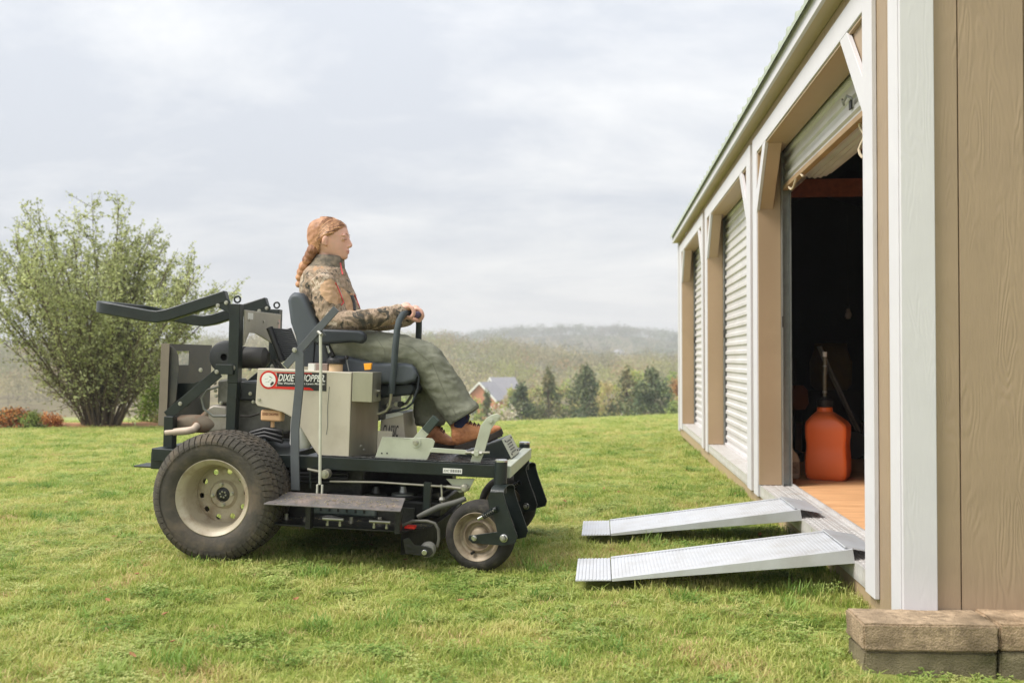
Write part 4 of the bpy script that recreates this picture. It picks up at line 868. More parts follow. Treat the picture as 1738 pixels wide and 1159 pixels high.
# strap, diagonal bar, long rod
V5 = .50
sp_ = MB(); s_pts = [(508, 602), (508, 650), (503, 700), (500, 730), (500, 780), (501, 832)]; c_ = [P(x, y, V5) for x, y in s_pts]
L_ = len(c_); hw_ = .0215; vv = []
for p in c_: vv += [(p.x - hw_, p.y, p.z), (p.x + hw_, p.y, p.z), (p.x + hw_, p.y + .012, p.z), (p.x - hw_, p.y + .012, p.z)]
sp_.add(vv, [(i * 4 + j, i * 4 + (j + 1) % 4, (i + 1) * 4 + (j + 1) % 4, (i + 1) * 4 + j) for i in range(L_ - 1) for j in range(4)] + [(3, 2, 1, 0), tuple((L_ - 1) * 4 + j for j in range(4))])
strap = sp_.build('lift_strap', DGREY, mower, .003)
MB().cyl(c_[0] + Vector((0, .0005, 0)), c_[0] + Vector((0, .0115, 0)), .0213, 24).build('strap_end', DGREY, strap)
MB().bar(P(484, 622, .485), P(571, 524, .485), .010, .036, (0, 0, 1)).build('diagonal_bar', DGREY, mower, .002)
bolt(P(500, 594, V5), .009, .010, strap)
MB().bar(P(533, 575, .475), P(548, 562, .475), .008, .05, (0, 0, 1)).build('bar_lug', DGREY, strap, .002)
rod = MB().tube([P(544, 566, .52), P(544.5, 640, .52), P(543, 800, .52), P(543, 822, .52)], .0075, 12).build('lift_rod', mat('rod_pale', lin(206, 206, 192), .4, .3, .08, 20), mower)
MB().tube([P(540, 563, .51), P(546, 568, .53)], .008, 10).build('rod_pin', BOLT, rod)
q = P(543, 822, .52)
for s in (-1, 1): MB().box(q.x + s * .012 - .004, q.x + s * .012 + .004, q.y - .008, q.y + .008, q.z - .05, q.z).build('clevis', mat('rod_pale', (1, 1, 1)), rod, .002)
q = P(553, 804, .50); MB().cyl(q + Vector((0, .03, 0)), q - Vector((0, .02, 0)), .022, 20).build('bell_crank_boss', BRUSH, mower, .003); bolt(q - Vector((0, .02, 0)), .011, .010, mower, BOLT)
MB().tube([P(522, 796, .48), P(551, 802, .48)], .007, 8).build('crank_arm', BRUSH, mower); MB().tube([P(526, 797, .48), P(527, 828, .48)], .005, 8).build('crank_link', BLK_, mower)

# ---- roll bar, folded back
VR = .28; rb = empty('roll_bar'); rb.parent = mower
for s in (1, -1):
    t0, t1 = P(402, 516, VR), P(393, 740, VR); kk = P(398, 640, VR)
    MB().bar((t1.x, -s * VR, t1.z - .12), (kk.x, -s * VR, kk.z), .05, .050, (1, 0, 0)).build('upright', BLK_, rb, .004)
    MB().bar((kk.x + .001, -s * VR, kk.z - .03), (t0.x, -s * VR, t0.z), .056, .056, (1, 0, 0)).build('upright_sleeve', BLK_, rb, .004)
    bolt((kk.x, -s * VR - .028, P(398, 624, VR).z), .011, .010, rb); MB().cyl((kk.x, -s * VR - .0262, P(398, 637, VR).z), (kk.x, -s * VR - .0258, P(398, 637, VR).z), .009, 14).build('pin_hole', BLACKP, rb)
    q = P(403, 508, VR); pts = [(q.x + .016 * math.cos(a), -s * VR, q.z + .016 * math.sin(a)) for a in np.linspace(0, 2 * math.pi, 17)]
    MB().tube(pts, .005, 8, cap=False).build('lifting_eye', BLK_, rb, smooth=60)
    MB().prism(PP([(366, 515), (388, 506), (394, 512), (394, 533), (372, 522)], VR), -s * VR - .022, -s * VR - .016).build('hinge_plate', BLK_, rb, .002)
    for px, py in ((387, 514), (373, 519)): bolt((P(px, py, VR).x, -s * VR - .022, P(px, py, VR).z), .008, .008, rb)
    arm = [P(386, 503, VR), P(286, 535, VR), P(268, 538, VR), P(250, 536, VR), P(190, 525, VR)]
hoop = [(p.x, -VR, p.z) for p in arm]
e = arm[-1]; d_ = (arm[-1] - arm[-2]).normalized(); rad = .10
for k in range(1, 7):
    a = math.pi / 2 * k / 6; hoop.append((e.x + d_.x * rad * math.sin(a), -VR + rad * (1 - math.cos(a)), e.z + d_.z * rad * math.sin(a)))
far = [(x, -y, z) for x, y, z in reversed(hoop)]; path = [Vector(p) for p in hoop + far]
def sq_tube(path, w, h):
    mb = MB(); v = []; n = len(path)
    for i, p in enumerate(path):
        t = (path[min(i + 1, n - 1)] - path[max(i - 1, 0)]).normalized(); side = t.cross(Vector((0, 0, 1))).normalized(); up = side.cross(t)
        for a, b in ((-1, -1), (1, -1), (1, 1), (-1, 1)): v.append(p + side * (a * w / 2) + up * (b * h / 2))
    mb.add(v, [(i * 4 + j, i * 4 + (j + 1) % 4, (i + 1) * 4 + (j + 1) % 4, (i + 1) * 4 + j) for i in range(n - 1) for j in range(4)] + [(3, 2, 1, 0), tuple((n - 1) * 4 + j for j in range(4))]); return mb
sq_tube(path, .05, .062).build('folded_hoop', BLK_, rb, .007, 35, 2)

# ---- rear cover, cooler, engine, guard
zc0, zc1 = P(412, 590, .2).z, P(414, 526, .25).z; xp = P(414, 526, .25).x
cv = MB(); pr_ = [(-.25, zc1), (.26, zc1), (.26, zc0), (.21, zc0), (.20, zc0 + .02), (-.10, zc1 - .115), (-.19, zc1 - .115), (-.25, zc0 + .01)]
v = [(xp, y, z) for y, z in pr_] + [(xp + .01, y, z) for y, z in pr_]; k = len(pr_)
cv.add(v, [tuple(range(k)), tuple(range(2 * k - 1, k - 1, -1))] + [(i, i + k, (i + 1) % k + k, (i + 1) % k) for i in range(k)])
cover = cv.build('rear_cover_panel', mat('cover_paint', lin(176, 170, 156), .45, .05, .06, 5, dirt=lin(120, 112, 94), dirt_amt=.3, dirt_s=6), mower, .002)
MB().box(xp - .05, xp, -.25, .26, zc1 - .006, zc1).build('cover_top_flange', MATS['cover_paint'], cover)
for y_ in (-.20, .0, .22): bolt((xp + .01, y_, zc1 - .05), .006, .006, cover, BOLT, (1, 0, 0))
MB().box(xp + .0102, xp + .011, -.22, -.15, zc1 - .045, zc1 - .012).build('cover_label', DECW, cover); MB().box(xp + .0102, xp + .011, .225, .25, zc0 + .05, zc1 - .03).build('cover_label', mat('label_pink', lin(226, 190, 180), .5), cover)
oc = MB(); A1 = P(432, 562, .12); 
co = empty('oil_cooler'); co.parent = mower
qa, qb = P(448, 566, .10), P(478, 603, .10)
Mco = Matrix.Translation((qa.x + .08, 0, (qa.z + qb.z) / 2)) @ Matrix.Rotation(R(-24), 4, 'Y')
MB().box(-.012, .012, -.12, .14, -.085, .085, Mco).build('core', mat('cooler_dark', lin(62, 64, 62), .6, .3, .2, 20), co)
fin = MB()
for k in range(15): fin.box(.0122, .018, -.12, .14, -.08 + k * .0115, -.075 + k * .0115, Mco)
fin.build('fins', mat('cooler_fin', lin(84, 86, 84), .5, .4, .2, 30), co)['kind'] = 'stuff'
for y_ in (-.132, .152): MB().cyl(Mco @ Vector((0, y_, -.095)), Mco @ Vector((0, y_, .095)), .018, 16).build('header_tube', BLACKP, co)
for i, xx in enumerate((0, .02)): MB().tube([Mco @ Vector((0, -.13, -.09)), P(462 + i * 8, 612, .14), P(470 + i * 9, 624, .16), P(482 + i * 9, 636, .2)], .010, 12).build('oil_line', RUBBER2, co, smooth=60)
# engine
en = empty('engine'); en.parent = mower
q0, q1 = P(368, 640, .22), P(440, 735, .22)
MB().box(q0.x, q1.x + .06, -.20, .22, q1.z - .02, q0.z - .06).build('crankcase', ENG, en, .02)
loft = PP([(369, 645), (395, 642), (400, 652), (400, 683), (368, 686)], .24); MB().prism(loft, -.24, -.05).build('blower_housing', ENG, en, .012)
loft = PP([(408, 646), (436, 648), (442, 658), (440, 680), (406, 680)], .22); MB().prism(loft, -.22, .1).build('blower_housing', mat('engine_black', lin(56, 60, 60), .5, .1, .2, 12), en, .012)
MB().prism(PP([(352, 692), (362, 687), (385, 690), (388, 730), (352, 735)], .27), -.27, -.12).build('cylinder_head', ENGL, en, .012)
mb = MB()
for k in range(6):
    q = P(372, 690 + k * 7, .25); mb.box(q.x - .02, q.x + .05, -.262, -.10, q.z - .004, q.z + .004)
mb.build('cooling_fins', ENG, en)['kind'] = 'stuff'
fc = P(425, 607, .18); MB().lathe([(0, -.02), (.05, -.02), (.058, -.012), (.058, .05), (.052, .055), (.056, .06), (.056, .16), (.03, .18), (0, .18)], 32, 'x', (fc.x - .09, -.16, fc.z)).build('air_filter', mat('filter_black', lin(62, 60, 58), .5, .05, .15, 10), en)
fb = P(420, 602, .16)
fg = P(385, 606, .14); MB().lathe([(.018, -.02), (.07, -.02), (.082, -.012), (.086, .0), (.086, .04), (0, .04)], 36, 'y', (fg.x, -.16, fg.z)).build('fan_guard', mat('guard_dark', lin(58, 60, 62), .5, .1, .15, 14), en)
pts = [P(x, y, .30) for x, y in ((372, 656), (352, 662), (342, 676), (346, 694), (362, 706), (384, 706))]
MB().tube(pts, .006, 10).build('spark_lead', mat('lead_grey', lin(110, 112, 106), .5), en, smooth=60)
pts = [P(x, y, .30) for x, y in ((408, 706), (425, 706), (440, 702))]
MB().tube(pts, .005, 8).build('fuel_line', RUBBER2, en, smooth=60)
for px, py, v in ((365, 650, .245), (366, 663, .245), (425, 668, .245), (430, 682, .225), (367, 672, .245), (375, 684, .275)): bolt(P(px, py, v), .007, .010, en)
for k in range(3):
    a_, b_ = P(425 + k * 6, 735, .3), P(470 + k * 12, 745 + 3 * k, .3); MB().tube([P(425, 735 + k * 4, .28), P(450, 728 + 6 * k, .30), P(480, 733 + 8 * k, .30)], .012, 10).build('hydraulic_hose', BLACKP, en, smooth=60)
MB().box(-.30, .25, -.38, .38, ZT - .05, ZT - .005).build('engine_plate', BLK_, en, .003)
# hydraulic pump drum seen under the tank panel
q = P(517, 740, .36); MB().lathe([(0, q.z + .14), (.05, q.z + .14), (.055, q.z + .12), (.055, q.z - .04), (.045, q.z - .06), (0, q.z - .06)], 32, 'z', (q.x - .02, -.35, 0)).build('hydraulic_filter', DECW, en)
q0, q1 = P(442, 695, .40), P(477, 716, .40); ovf = MB().box(q0.x, q1.x, -.40, -.34, q1.z, q0.z).build('overflow_bottle', mat('bottle_tan', lin(214, 172, 130), .5, 0, .06, 8), en, .010)
MB().cyl(((q0.x + q1.x) / 2 + .0, -.37, q1.z - .03), ((q0.x + q1.x) / 2, -.37, q1.z), .010, 12).build('bottle_spout', MATS['bottle_tan'], ovf)
put_text('DIXIE CHOPPER', q0.x + .012, q1.x - .014, q0.z - .026, .012, .4002, mat('print_brown', lin(120, 62, 40), .6), ovf, 0, .01, 'bottle_print')
# muffler
m0, m1 = P(305, 728, .26), P(346, 712, .26)
MB().lathe([(0, -.02), (.03, -.018), (.042, 0), (.046, .06), (.046, .13), (.036, .165), (.02, .19), (0, .19)], 28, 'x', (m0.x, -.25, (m0.z + m1.z) / 2 + .004)).build('muffler', RUST, en)
MB().tube([P(282, 734, .33), P(318, 731, .33), P(328, 729, .32), P(335, 722, .29)], .0195, 18).build('tail_pipe', mat('pale_pipe', lin(196, 178, 160), .6, .2, .1, 10), en, smooth=60)
MB().tube([P(338, 716, .25), P(352, 702, .24), P(362, 696, .22)], .020, 16).build('exhaust_elbow', RUST, en, smooth=60)
# rear guard and frame
rg = empty('rear_guard'); rg.parent = mower
DSH = mat('guard_steel', lin(70, 70, 70), .4, .3, .15, 10, dirt=lin(110, 100, 84), dirt_amt=.35, dirt_s=8)
VG = .30
p_ = [P(x, y, VG) for x, y in ((273, 583), (284, 583), (282, 745), (268, 745))]
xg0, xg1 = P(271, 660, VG).x, P(283, 660, VG).x; z0g, z1g = P(270, 722, VG).z, P(275, 583, VG).z
gb = MB(); hw0, hw1 = -.20, .02; hz0, hz1 = P(318, 620, .1).z, P(318, 596, .1).z
for y0_, y1_, a0, a1 in ((-VG, VG, hz1, z1g), (-VG, VG, z0g, hz0), (-VG, hw0, hz0, hz1), (hw1, VG, hz0, hz1)): gb.box(xg0, xg0 + .006, y0_, y1_, a0, a1)
gb.build('guard_back', DSH, rg)
MB().box(xg0, xg0 + .045, -VG - .003, -VG, z0g, z1g).build('guard_flange', mat('guard_edge', lin(126, 116, 104), .5, .2, .1, 8), rg, .001)
side = PP([(286, 585), (296, 590), (303, 602), (305, 625), (302, 655), (300, 680), (288, 692), (284, 692)], VG - .02)
MB().prism(side, -VG + .012, -VG + .018).build('guard_side', DSH, rg, .002)
MB().prism(PP([(300, 650), (330, 650), (352, 640), (345, 655), (318, 690), (288, 700)], .22), -.22, -.212).build('shroud_lower', BLK_, rg, .002)
for s in (1, -1):
    MB().bar((P(283, 712, .32).x, -s * .32, P(283, 706, .32).z), (P(372, 632, .32).x, -s * .32, P(372, 632, .32).z), .006, .052, (0, 0, 1)).build('diagonal_brace', BLK_, rg, .002)
    MB().bar((P(366, 628, .32).x, -s * .32, P(378, 627, .32).z), (P(396, 626, .32).x, -s * .32, P(392, 627, .32).z), .012, .05, (0, 0, 1)).build('brace_bracket', BLK_, rg, .002)
    MB().bar((P(287, 790, .32).x, -s * .32, P(287, 775, .32).z), (P(290, 700, .32).x, -s * .32, P(290, 706, .32).z), .05, .05, (1, 0, 0)).build('rear_post', BLK_, rg, .004)
    for px, py in ((305, 685), (367, 631), (340, 628)): bolt((P(px, py, .33).x, -s * .324, P(px, py, .33).z), .008, .008, rg)
qa, qb = P(256, 766, .40), P(283, 797, .40)
MB().box(qa.x, -.36, -.40, .40, qb.z, qa.z).build('rear_bumper', BLK_, rg, .005)
qh = P(233, 796, .30); MB().box(qh.x, qa.x + .01, -.34, -.20, qb.z - .003, qb.z + .005).build('hitch_plate', BLK_, rg, .002)
MB().prism(PP([(282, 745), (302, 770), (286, 775)], .33), -.33, -.30).build('gusset', BLK_, rg, .002)
# ================================================================ person on the seat (coordinates shared with the mower)
def catmull(pts, n=6):
    pts = [Vector(p) for p in pts]; q = [pts[0] * 2 - pts[1]] + pts + [pts[-1] * 2 - pts[-2]]; out = []
    for i in range(1, len(q) - 2):
        for k in range(n):
            t = k / n; a, b, c, d = q[i - 1], q[i], q[i + 1], q[i + 2]
            out.append(0.5 * ((2 * b) + (c - a) * t + (2 * a - 5 * b + 4 * c - d) * t * t + (3 * b - a - 3 * c + d) * t ** 3))
    out.append(pts[-1]); return out
def limb(mb, pts, rs, n=16, sub=5):
    c = catmull(pts, sub); r = [float(np.interp(i / sub, range(len(rs)), rs)) for i in range(len(c))]
    # rounded ends
    a = c[0] - (c[1] - c[0]).normalized() * r[0] * .6; b = c[-1] + (c[-1] - c[-2]).normalized() * r[-1] * .6
    mb.tube([a] + c + [b], [r[0] * .5] + r + [r[-1] * .5], n); return mb
def ellip(mb, c, rx, ry, rz, rot=None, n=14):
    c = Vector(c); v = []; f = []
    for i in range(n + 1):
        ph = math.pi * i / n
        for j in range(2 * n):
            th = math.pi * j / n; p = Vector((rx * math.sin(ph) * math.cos(th), ry * math.sin(ph) * math.sin(th), rz * math.cos(ph)))
            if rot: p = rot @ p
            v.append(c + p)
    for i in range(n):
        for j in range(2 * n): f.append((i * 2 * n + j, i * 2 * n + (j + 1) % (2 * n), (i + 1) * 2 * n + (j + 1) % (2 * n), (i + 1) * 2 * n + j))
    return mb.add(v, f)
def sect_loft(mb, secs, n=28, front=0.0, ex=2.0):
    """horizontal sections (x_back, x_front, half width, z, y centre)"""
    v = []
    for xb, xf, hw, z, yc in secs:
        cx, ax = (xb + xf) / 2, (xf - xb) / 2
        for j in range(n):
            th = 2 * math.pi * j / n; c, s = math.cos(th), math.sin(th)
            cc_ = math.copysign(abs(c) ** (2 / ex), c); ss = math.copysign(abs(s) ** (2 / ex), s)
            v.append((cx + ax * cc_, yc + hw * ss * (1 - front * max(0, c) ** 2), z))
    k = len(secs)
    f = [(i * n + j, i * n + (j + 1) % n, (i + 1) * n + (j + 1) % n, (i + 1) * n + j) for i in range(k - 1) for j in range(n)] + [tuple(range(n - 1, -1, -1)), tuple((k - 1) * n + j for j in range(n))]
    return mb.add(v, f)
def fuse(mb, voxel, smooth=4, fac=.5):
    """union of overlapping shapes as one continuous surface"""
    me = mb.mesh('tmp'); o = bpy.data.objects.new('tmp', me); col.objects.link(o)
    r = o.modifiers.new('r', 'REMESH'); r.mode = 'VOXEL'; r.voxel_size = voxel
    if smooth: m_ = o.modifiers.new('s', 'SMOOTH'); m_.iterations = smooth; m_.factor = fac
    dg = bpy.context.evaluated_depsgraph_get(); res = bpy.data.meshes.new_from_object(o.evaluated_get(dg)); bpy.data.objects.remove(o)
    return res
def wrinkle(me, amp, sc, seed=0.0, aniso=(1, 1, 1), ridge=True):
    nr = [v.normal.copy() for v in me.vertices]
    for v, nn in zip(me.vertices, nr):
        p = Vector((v.co.x * aniso[0], v.co.y * aniso[1], v.co.z * aniso[2])) * sc + Vector((seed, seed * 1.7, -seed))
        a = noise.noise(p); b = noise.noise(p * 2.3 + Vector((5, 1, 2)))
        h = (1 - 2 * abs(a)) * .7 + b * .3 if ridge else a * .7 + b * .3
        v.co += nn * h * amp
    me.update()
def pxof(p):
    """photo pixel of a mower-space point (used only to lay seams and panels)"""
    w = MMAT @ Vector(p) - Vector((0, 0, CAMH)); w.rotate(Matrix.Rotation(-PITCH, 3, 'X')); return CX + F * w.x / w.y, CY - F * w.z / w.y
def inpoly(x, y, poly):
    c = False; j = len(poly) - 1
    for i in range(len(poly)):
        if (poly[i][1] > y) != (poly[j][1] > y) and x < (poly[j][0] - poly[i][0]) * (y - poly[i][1]) / (poly[j][1] - poly[i][1]) + poly[i][0]: c = not c
        j = i
    return c
SKIN = mat('skin', (.70, .42, .32), .5, 0, .06, 30, c2=(.74, .42, .33), spec=.35, sss=.12)
hx = lambda px, py: P(px, py, 0).x
hz = lambda py, px=560: P(px, py, 0).z
HEAD = [(371.2, 550, 565, .018), (373, 544, 573, .034), (376, 538, 580, .048), (381, 533, 585.5, .059), (387.5, 530, 589.3, .066), (394, 528.8, 591.3, .069), (400, 528.5, 592.2, .0705), (405, 528.6, 591.0, .0705), (411, 529, 591.2, .0695), (416, 530.5, 591.3, .068), (421, 532.5, 591.3, .065), (426, 536, 591.2, .061), (431, 541, 590.4, .055), (435, 548, 589.8, .048), (438, 557, 588.5, .040), (440.5, 566, 585.5, .028)]
body = MB()
sect_loft(body, [(hx(b, y), hx(f, y), w, hz(y), 0) for y, b, f, w in reversed(HEAD)], 36, .16)
# nose, lips, chin, cheeks, brow, eyelids
limb(body, [P(590.8, 404, 0), P(593.2, 410, 0), P(595.3, 415, 0), P(596.2, 417.8, 0)], [.0055, .0075, .0088, .0082], 12)
for s in (-1, 1):
    ellip(body, P(593.0, 418.6, 0) + Vector((0, s * .0085, 0)), .010, .0070, .0075)
    ellip(body, P(588.3, 401.2, 0) + Vector((-.004, s * .031, 0)), .012, .022, .010)
    ellip(body, P(585.6, 407, 0) + Vector((0, s * .033, 0)), .012, .015, .011)
ellip(body, P(591.2, 425.6, 0), .0065, .020, .0048); ellip(body, P(590.6, 429.2, 0), .0065, .018, .0055); ellip(body, P(585.5, 435.8, 0), .0155, .022, .014)
for s in (-1, 1):                                     # ears
    e = P(559, 411, 0); c = Vector((e.x, s * .0795, e.z))
    ellip(body, c, .0155, .009, .028, Matrix.Rotation(R(12), 3, 'Y') @ Matrix.Rotation(s * R(-22), 3, 'Z'), 12)
    ellip(body, c + Vector((.004, s * -.001, -.020)), .009, .006, .010)
limb(body, [P(556, 424, 0), P(555, 440, 0), P(556, 462, 0)], [.052, .053, .060], 20)
sect_loft(body, [(hx(b, y) + .02, hx(f, y) - .02, w - .02, hz(y), 0) for y, b, f, w in ((600, 548, 612, .17), (560, 535, 612, .16), (520, 522, 605, .16), (490, 520, 595, .165), (470, 526, 584, .15), (455, 534, 578, .09))], 24)
AR_N = [P(549, 478, .155), P(553, 512, .195), P(566, 544, .205), P(620, 543, .19), P(664, 535, .14), P(684, 529, .105)]
AR_F = [P(563, 478, -.175), P(585, 512, -.215), P(606, 545, -.225), P(650, 545, -.18), P(684, 540, -.10), P(700, 533, -.055)]
for A_ in (AR_N, AR_F): limb(body, A_, [.040, .036, .034, .032, .026, .024], 14)
LG_N = [P(575, 592, .10), P(640, 596, .115), P(722, 612, .115), P(755, 655, .12), P(780, 707, .12), P(781, 728, .12)]
LG_F = [P(580, 592, -.10), P(650, 598, -.115), P(722, 612, -.10), P(726, 660, -.09), P(728, 712, -.085), P(730, 730, -.085)]
for A_ in (LG_N, LG_F): limb(body, A_, [.078, .070, .052, .046, .036, .034], 16)
def hand(mb, wrist, base, axis_v, s):
    """fist closed round a bar that runs along y; base = knuckle-centre pixel, axis_v its lateral place"""
    bx, by = base
    W = Vector(wrist); K = P(bx, by, axis_v)
    limb(mb, [W, W.lerp(K, .5) + Vector((0, 0, .004)), K], [.023, .028, .024], 14)
    ellip(mb, W.lerp(K, .72) + Vector((0, 0, .0)), .030, .040, .019)
    offs = [-.033, -.011, .011, .032]; sc = [.88, 1.0, 1.03, .95]
    for o_, q in zip(offs, sc):
        v = axis_v + s * o_
        ch = [P(bx - 1, by, v), P(bx + 7 * q, by + 3, v), P(bx + 10.5 * q, by + 12 * q, v), P(bx + 5 * q, by + 20 * q, v), P(bx - 1, by + 19 * q, v)]
        limb(mb, ch, [.0105, .0102, .0093, .0085, .0078], 10, 4)
    v = axis_v - s * .040                               # thumb leaves the side of the palm and closes across the fingers
    limb(mb, [P(bx - 14, by + 7, axis_v - s * .022), P(bx - 9, by + 15, v), P(bx - 1, by + 20, v), P(bx + 6, by + 21, v + s * .012)], [.012, .0115, .010, .0085], 10, 4)
hand(body, P(682, 529, .108), (692, 519.5), .085, 1)
hand(body, P(699, 533, -.055), (707, 524), -.050, -1)
person_me = fuse(body, .0040, 5, .5)
person_me.materials.append(SKIN); person_me.materials.append(mat('lips', (.62, .27, .23), .4, 0, .05, 20))
person = link('person', person_me, None, smooth=180); person.matrix_world = MMAT
tag(person, 'person with long red braid in camouflage jacket and olive trousers riding the mower', 'person')
lipc = [P(591.2, 426, 0), P(590.8, 429, 0)]
for pl in person_me.polygons:
    if min(abs(pl.center.z - lipc[0].z) * 1.6 + abs(pl.center.y) * .35, abs(pl.center.z - lipc[1].z) * 1.5 + abs(pl.center.y) * .35) < .0075 and pl.center.x > lipc[1].x - .012: pl.material_index = 1
BROW = mat('brow_hair', lin(186, 130, 96), .7)
LASH = mat('lash_dark', lin(84, 52, 40), .7)
for s in (1, -1):
    MB().tube([P(590.5, 399.5, 0) + Vector((.003, s * .012, 0)), P(587.8, 397.6, 0) + Vector((.009, s * .030, 0)), P(582, 399.3, 0) + Vector((.008, s * .050, 0))], [.0012, .0019, .0009], 8).build('eyebrow', BROW, person, smooth=60)
    MB().tube([P(589.5, 406.5, 0) + Vector((.0035, s * .018, 0)), P(588.0, 408.2, 0) + Vector((.0085, s * .033, 0)), P(583.5, 407.0, 0) + Vector((.008, s * .047, 0))], [.0008, .0013, .0010], 8).build('eyelashes', LASH, person, smooth=60)
MB().tube([P(592.6, 427.3, 0) + Vector((0, s_, 0)) - Vector((abs(s_) * .35, 0, 0)) for s_ in (-.022, -.01, 0, .01, .022)], .0011, 6).build('mouth_line', mat('lip_line', (.42, .16, .14), .5), person, smooth=60)

# ---- hair
HAIR = mat('red_hair', lin(166, 116, 84), .5, 0, .3, 26, c2=lin(190, 142, 108), stretch=(1, 1, .35), bump=.8, bs=60, spec=.4)
HAIR_D = mat('red_hair_dark', lin(126, 86, 64), .55, 0, .3, 30, c2=lin(152, 108, 80), stretch=(1, 1, .4), bump=.8, bs=60, spec=.35)  # darker brown hair for the top of the braid
HAIR_L = mat('red_hair_light', lin(182, 132, 94), .5, 0, .25, 30, c2=lin(200, 152, 114), stretch=(1, 1, .4), bump=.6, bs=60, spec=.4)
def hairline(y): return float(np.interp(y, [366, 372, 378, 382, 386, 390, 395, 400, 404, 409, 414, 419, 424, 429, 434], [582, 588, 591, 591, 588, 584, 578, 572, 565, 557, 552, 550, 549, 547, 544]))
hb = MB(); n = 64; HS = []
ysamp = np.linspace(369.0, 433, 60); hy_ = [h[0] for h in HEAD]
rows = []
for y in ysamp:
    yy = max(y, 371.2); b = np.interp(yy, hy_, [h[1] for h in HEAD]); f = np.interp(yy, hy_, [h[2] for h in HEAD]); w = np.interp(yy, hy_, [h[3] for h in HEAD])
    row = []
    for j in range(n + 1):
        th = math.pi * 2 * j / n; c = math.cos(th); s = math.sin(th)
        off = .0095 * float(np.interp(c, [-1, .2, .75, 1], [1.9, 1.0, .45, .25])) + .003 * float(np.interp(y, [366, 372, 380], [0, .6, 1]))*(c < .3)
        cx = (hx(b, y) + hx(f, y)) / 2; ax = (hx(f, y) - hx(b, y)) / 2
        x = cx + (ax + off) * c; yv = (w + off) * s * (1 - .16 * max(0, c) ** 2)
        wob = .0008 * math.sin(y * .55 + 9 * th) + .0015 * noise.noise(Vector((y * .12, th * 6, 3)))
        x += wob * c; yv += wob * s
        xp = hx(hairline(y), y); t = (xp - x) / .022                    # 0 on the hairline, 1 well behind it
        if t < 1:                                                          # roots dive under the skin
            k = .90 + .10 * max(-.4, t); x2 = cx + (x - cx) * (k if k < 1 else 1); yv *= k; x = x2 if t < .0 else x
        row.append((x, yv, hz(y), t))
    rows.append(row)
v = []; idx = {}
for i, row in enumerate(rows):
    for j, (x, y, z, t) in enumerate(row[:-1]):
        idx[(i, j)] = len(v); v.append((x, y, z))
f = []
for i in range(len(rows) - 1):
    for j in range(n):
        q = [(i, j), (i, (j + 1) % n), (i + 1, (j + 1) % n), (i + 1, j)]
        if all(rows[a][b][3] > -.10 for a, b in q): f.append(tuple(idx[k] for k in q))
hb.add(v, f); hb.add([p for p in v[:n]], [tuple(range(n))])
hair = hb.build('hair', HAIR, person, smooth=180)
# loose strands combed from the forehead over the ear to the nape
st_l = [MB(), MB(), MB()]; rs = random.Random(3)
for k in range(1300):
    side = 1 if rs.random() < .62 else -1; y0 = 369.5 + 29 * rs.random() ** 1.1; x0f = hairline(y0) - 1 - 22 * rs.random()
    pts = []
    for i in range(9):
        t = i / 8; x = x0f + (533 - x0f) * t ** .9 + .7 * math.sin(t * 8 + k * .05); y = y0 + (425 - y0) * t ** 1.5 + .6 * math.sin(t * 9 + k * .08)
        yy = min(max(y, 371.2), 440); b = np.interp(yy, hy_, [h[1] for h in HEAD]); f_ = np.interp(yy, hy_, [h[2] for h in HEAD]); w = np.interp(yy, hy_, [h[3] for h in HEAD])
        x = min(x, (b + f_) / 2 + ((f_ - b) / 2 + 1.2) * .985)
        c = max(-.98, min(.98, (x - (b + f_) / 2) / ((f_ - b) / 2 + 2.0))); s = math.sqrt(1 - c * c)
        pts.append(Vector((hx(x, y), side * (w + .011 * float(np.interp(c, [-1, .2, .75, 1], [1.7, 1.0, .5, .3])) + .0022 * rs.random()) * s * (1 - .16 * max(0, c) ** 2) * (1 - .55 * max(0, t - .75) / .25), hz(y))))
    st_l[rs.randrange(3)].tube(catmull(pts, 2), [.0005] + [.0015] * 15 + [.0006], 3, cap=False)
for mb_, m_ in zip(st_l, (HAIR, mat('red_hair_deep', lin(112, 74, 52), .5, 0, .2, 30), mat('red_hair_pale', lin(214, 166, 124), .45, 0, .15, 30))):  # strands vary at random between mid, deep and pale red
    o_ = mb_.build('hair_strands', m_, hair, smooth=180); o_['kind'] = 'stuff'
# braid: alternating plump strands down the back
br_c = [P(x, y, 0.03) for x, y in ((533, 424), (527, 435), (520, 446), (514, 458), (510, 470), (509, 482))]
cpts = catmull(br_c, 4); mbA = MB(); nB = 13
for k in range(nB):
    t = k / (nB - 1); p = cpts[min(len(cpts) - 1, int(t * (len(cpts) - 1)))]; r = .038 * (1 - .40 * t); s = 1 if k % 2 else -1
    rot = Matrix.Rotation(s * R(38), 3, 'X') @ Matrix.Rotation(R(18), 3, 'Y')
    ellip(mbA, p + Vector((0, s * r * .42, 0)), r * .82, r * .72, r * .98, rot, 10)
braid = fuse(mbA, .004, 1, .3); wrinkle(braid, .0022, 60, 2, (1, 1, .35)); braid.materials.append(HAIR_D); braid.materials.append(HAIR); braid.materials.append(HAIR_L)
for pl in braid.polygons: pl.material_index = 0 if pl.center.z > hz(446) else (1 if pl.center.z > hz(466) else 2)
link('braid', braid, hair, smooth=180)

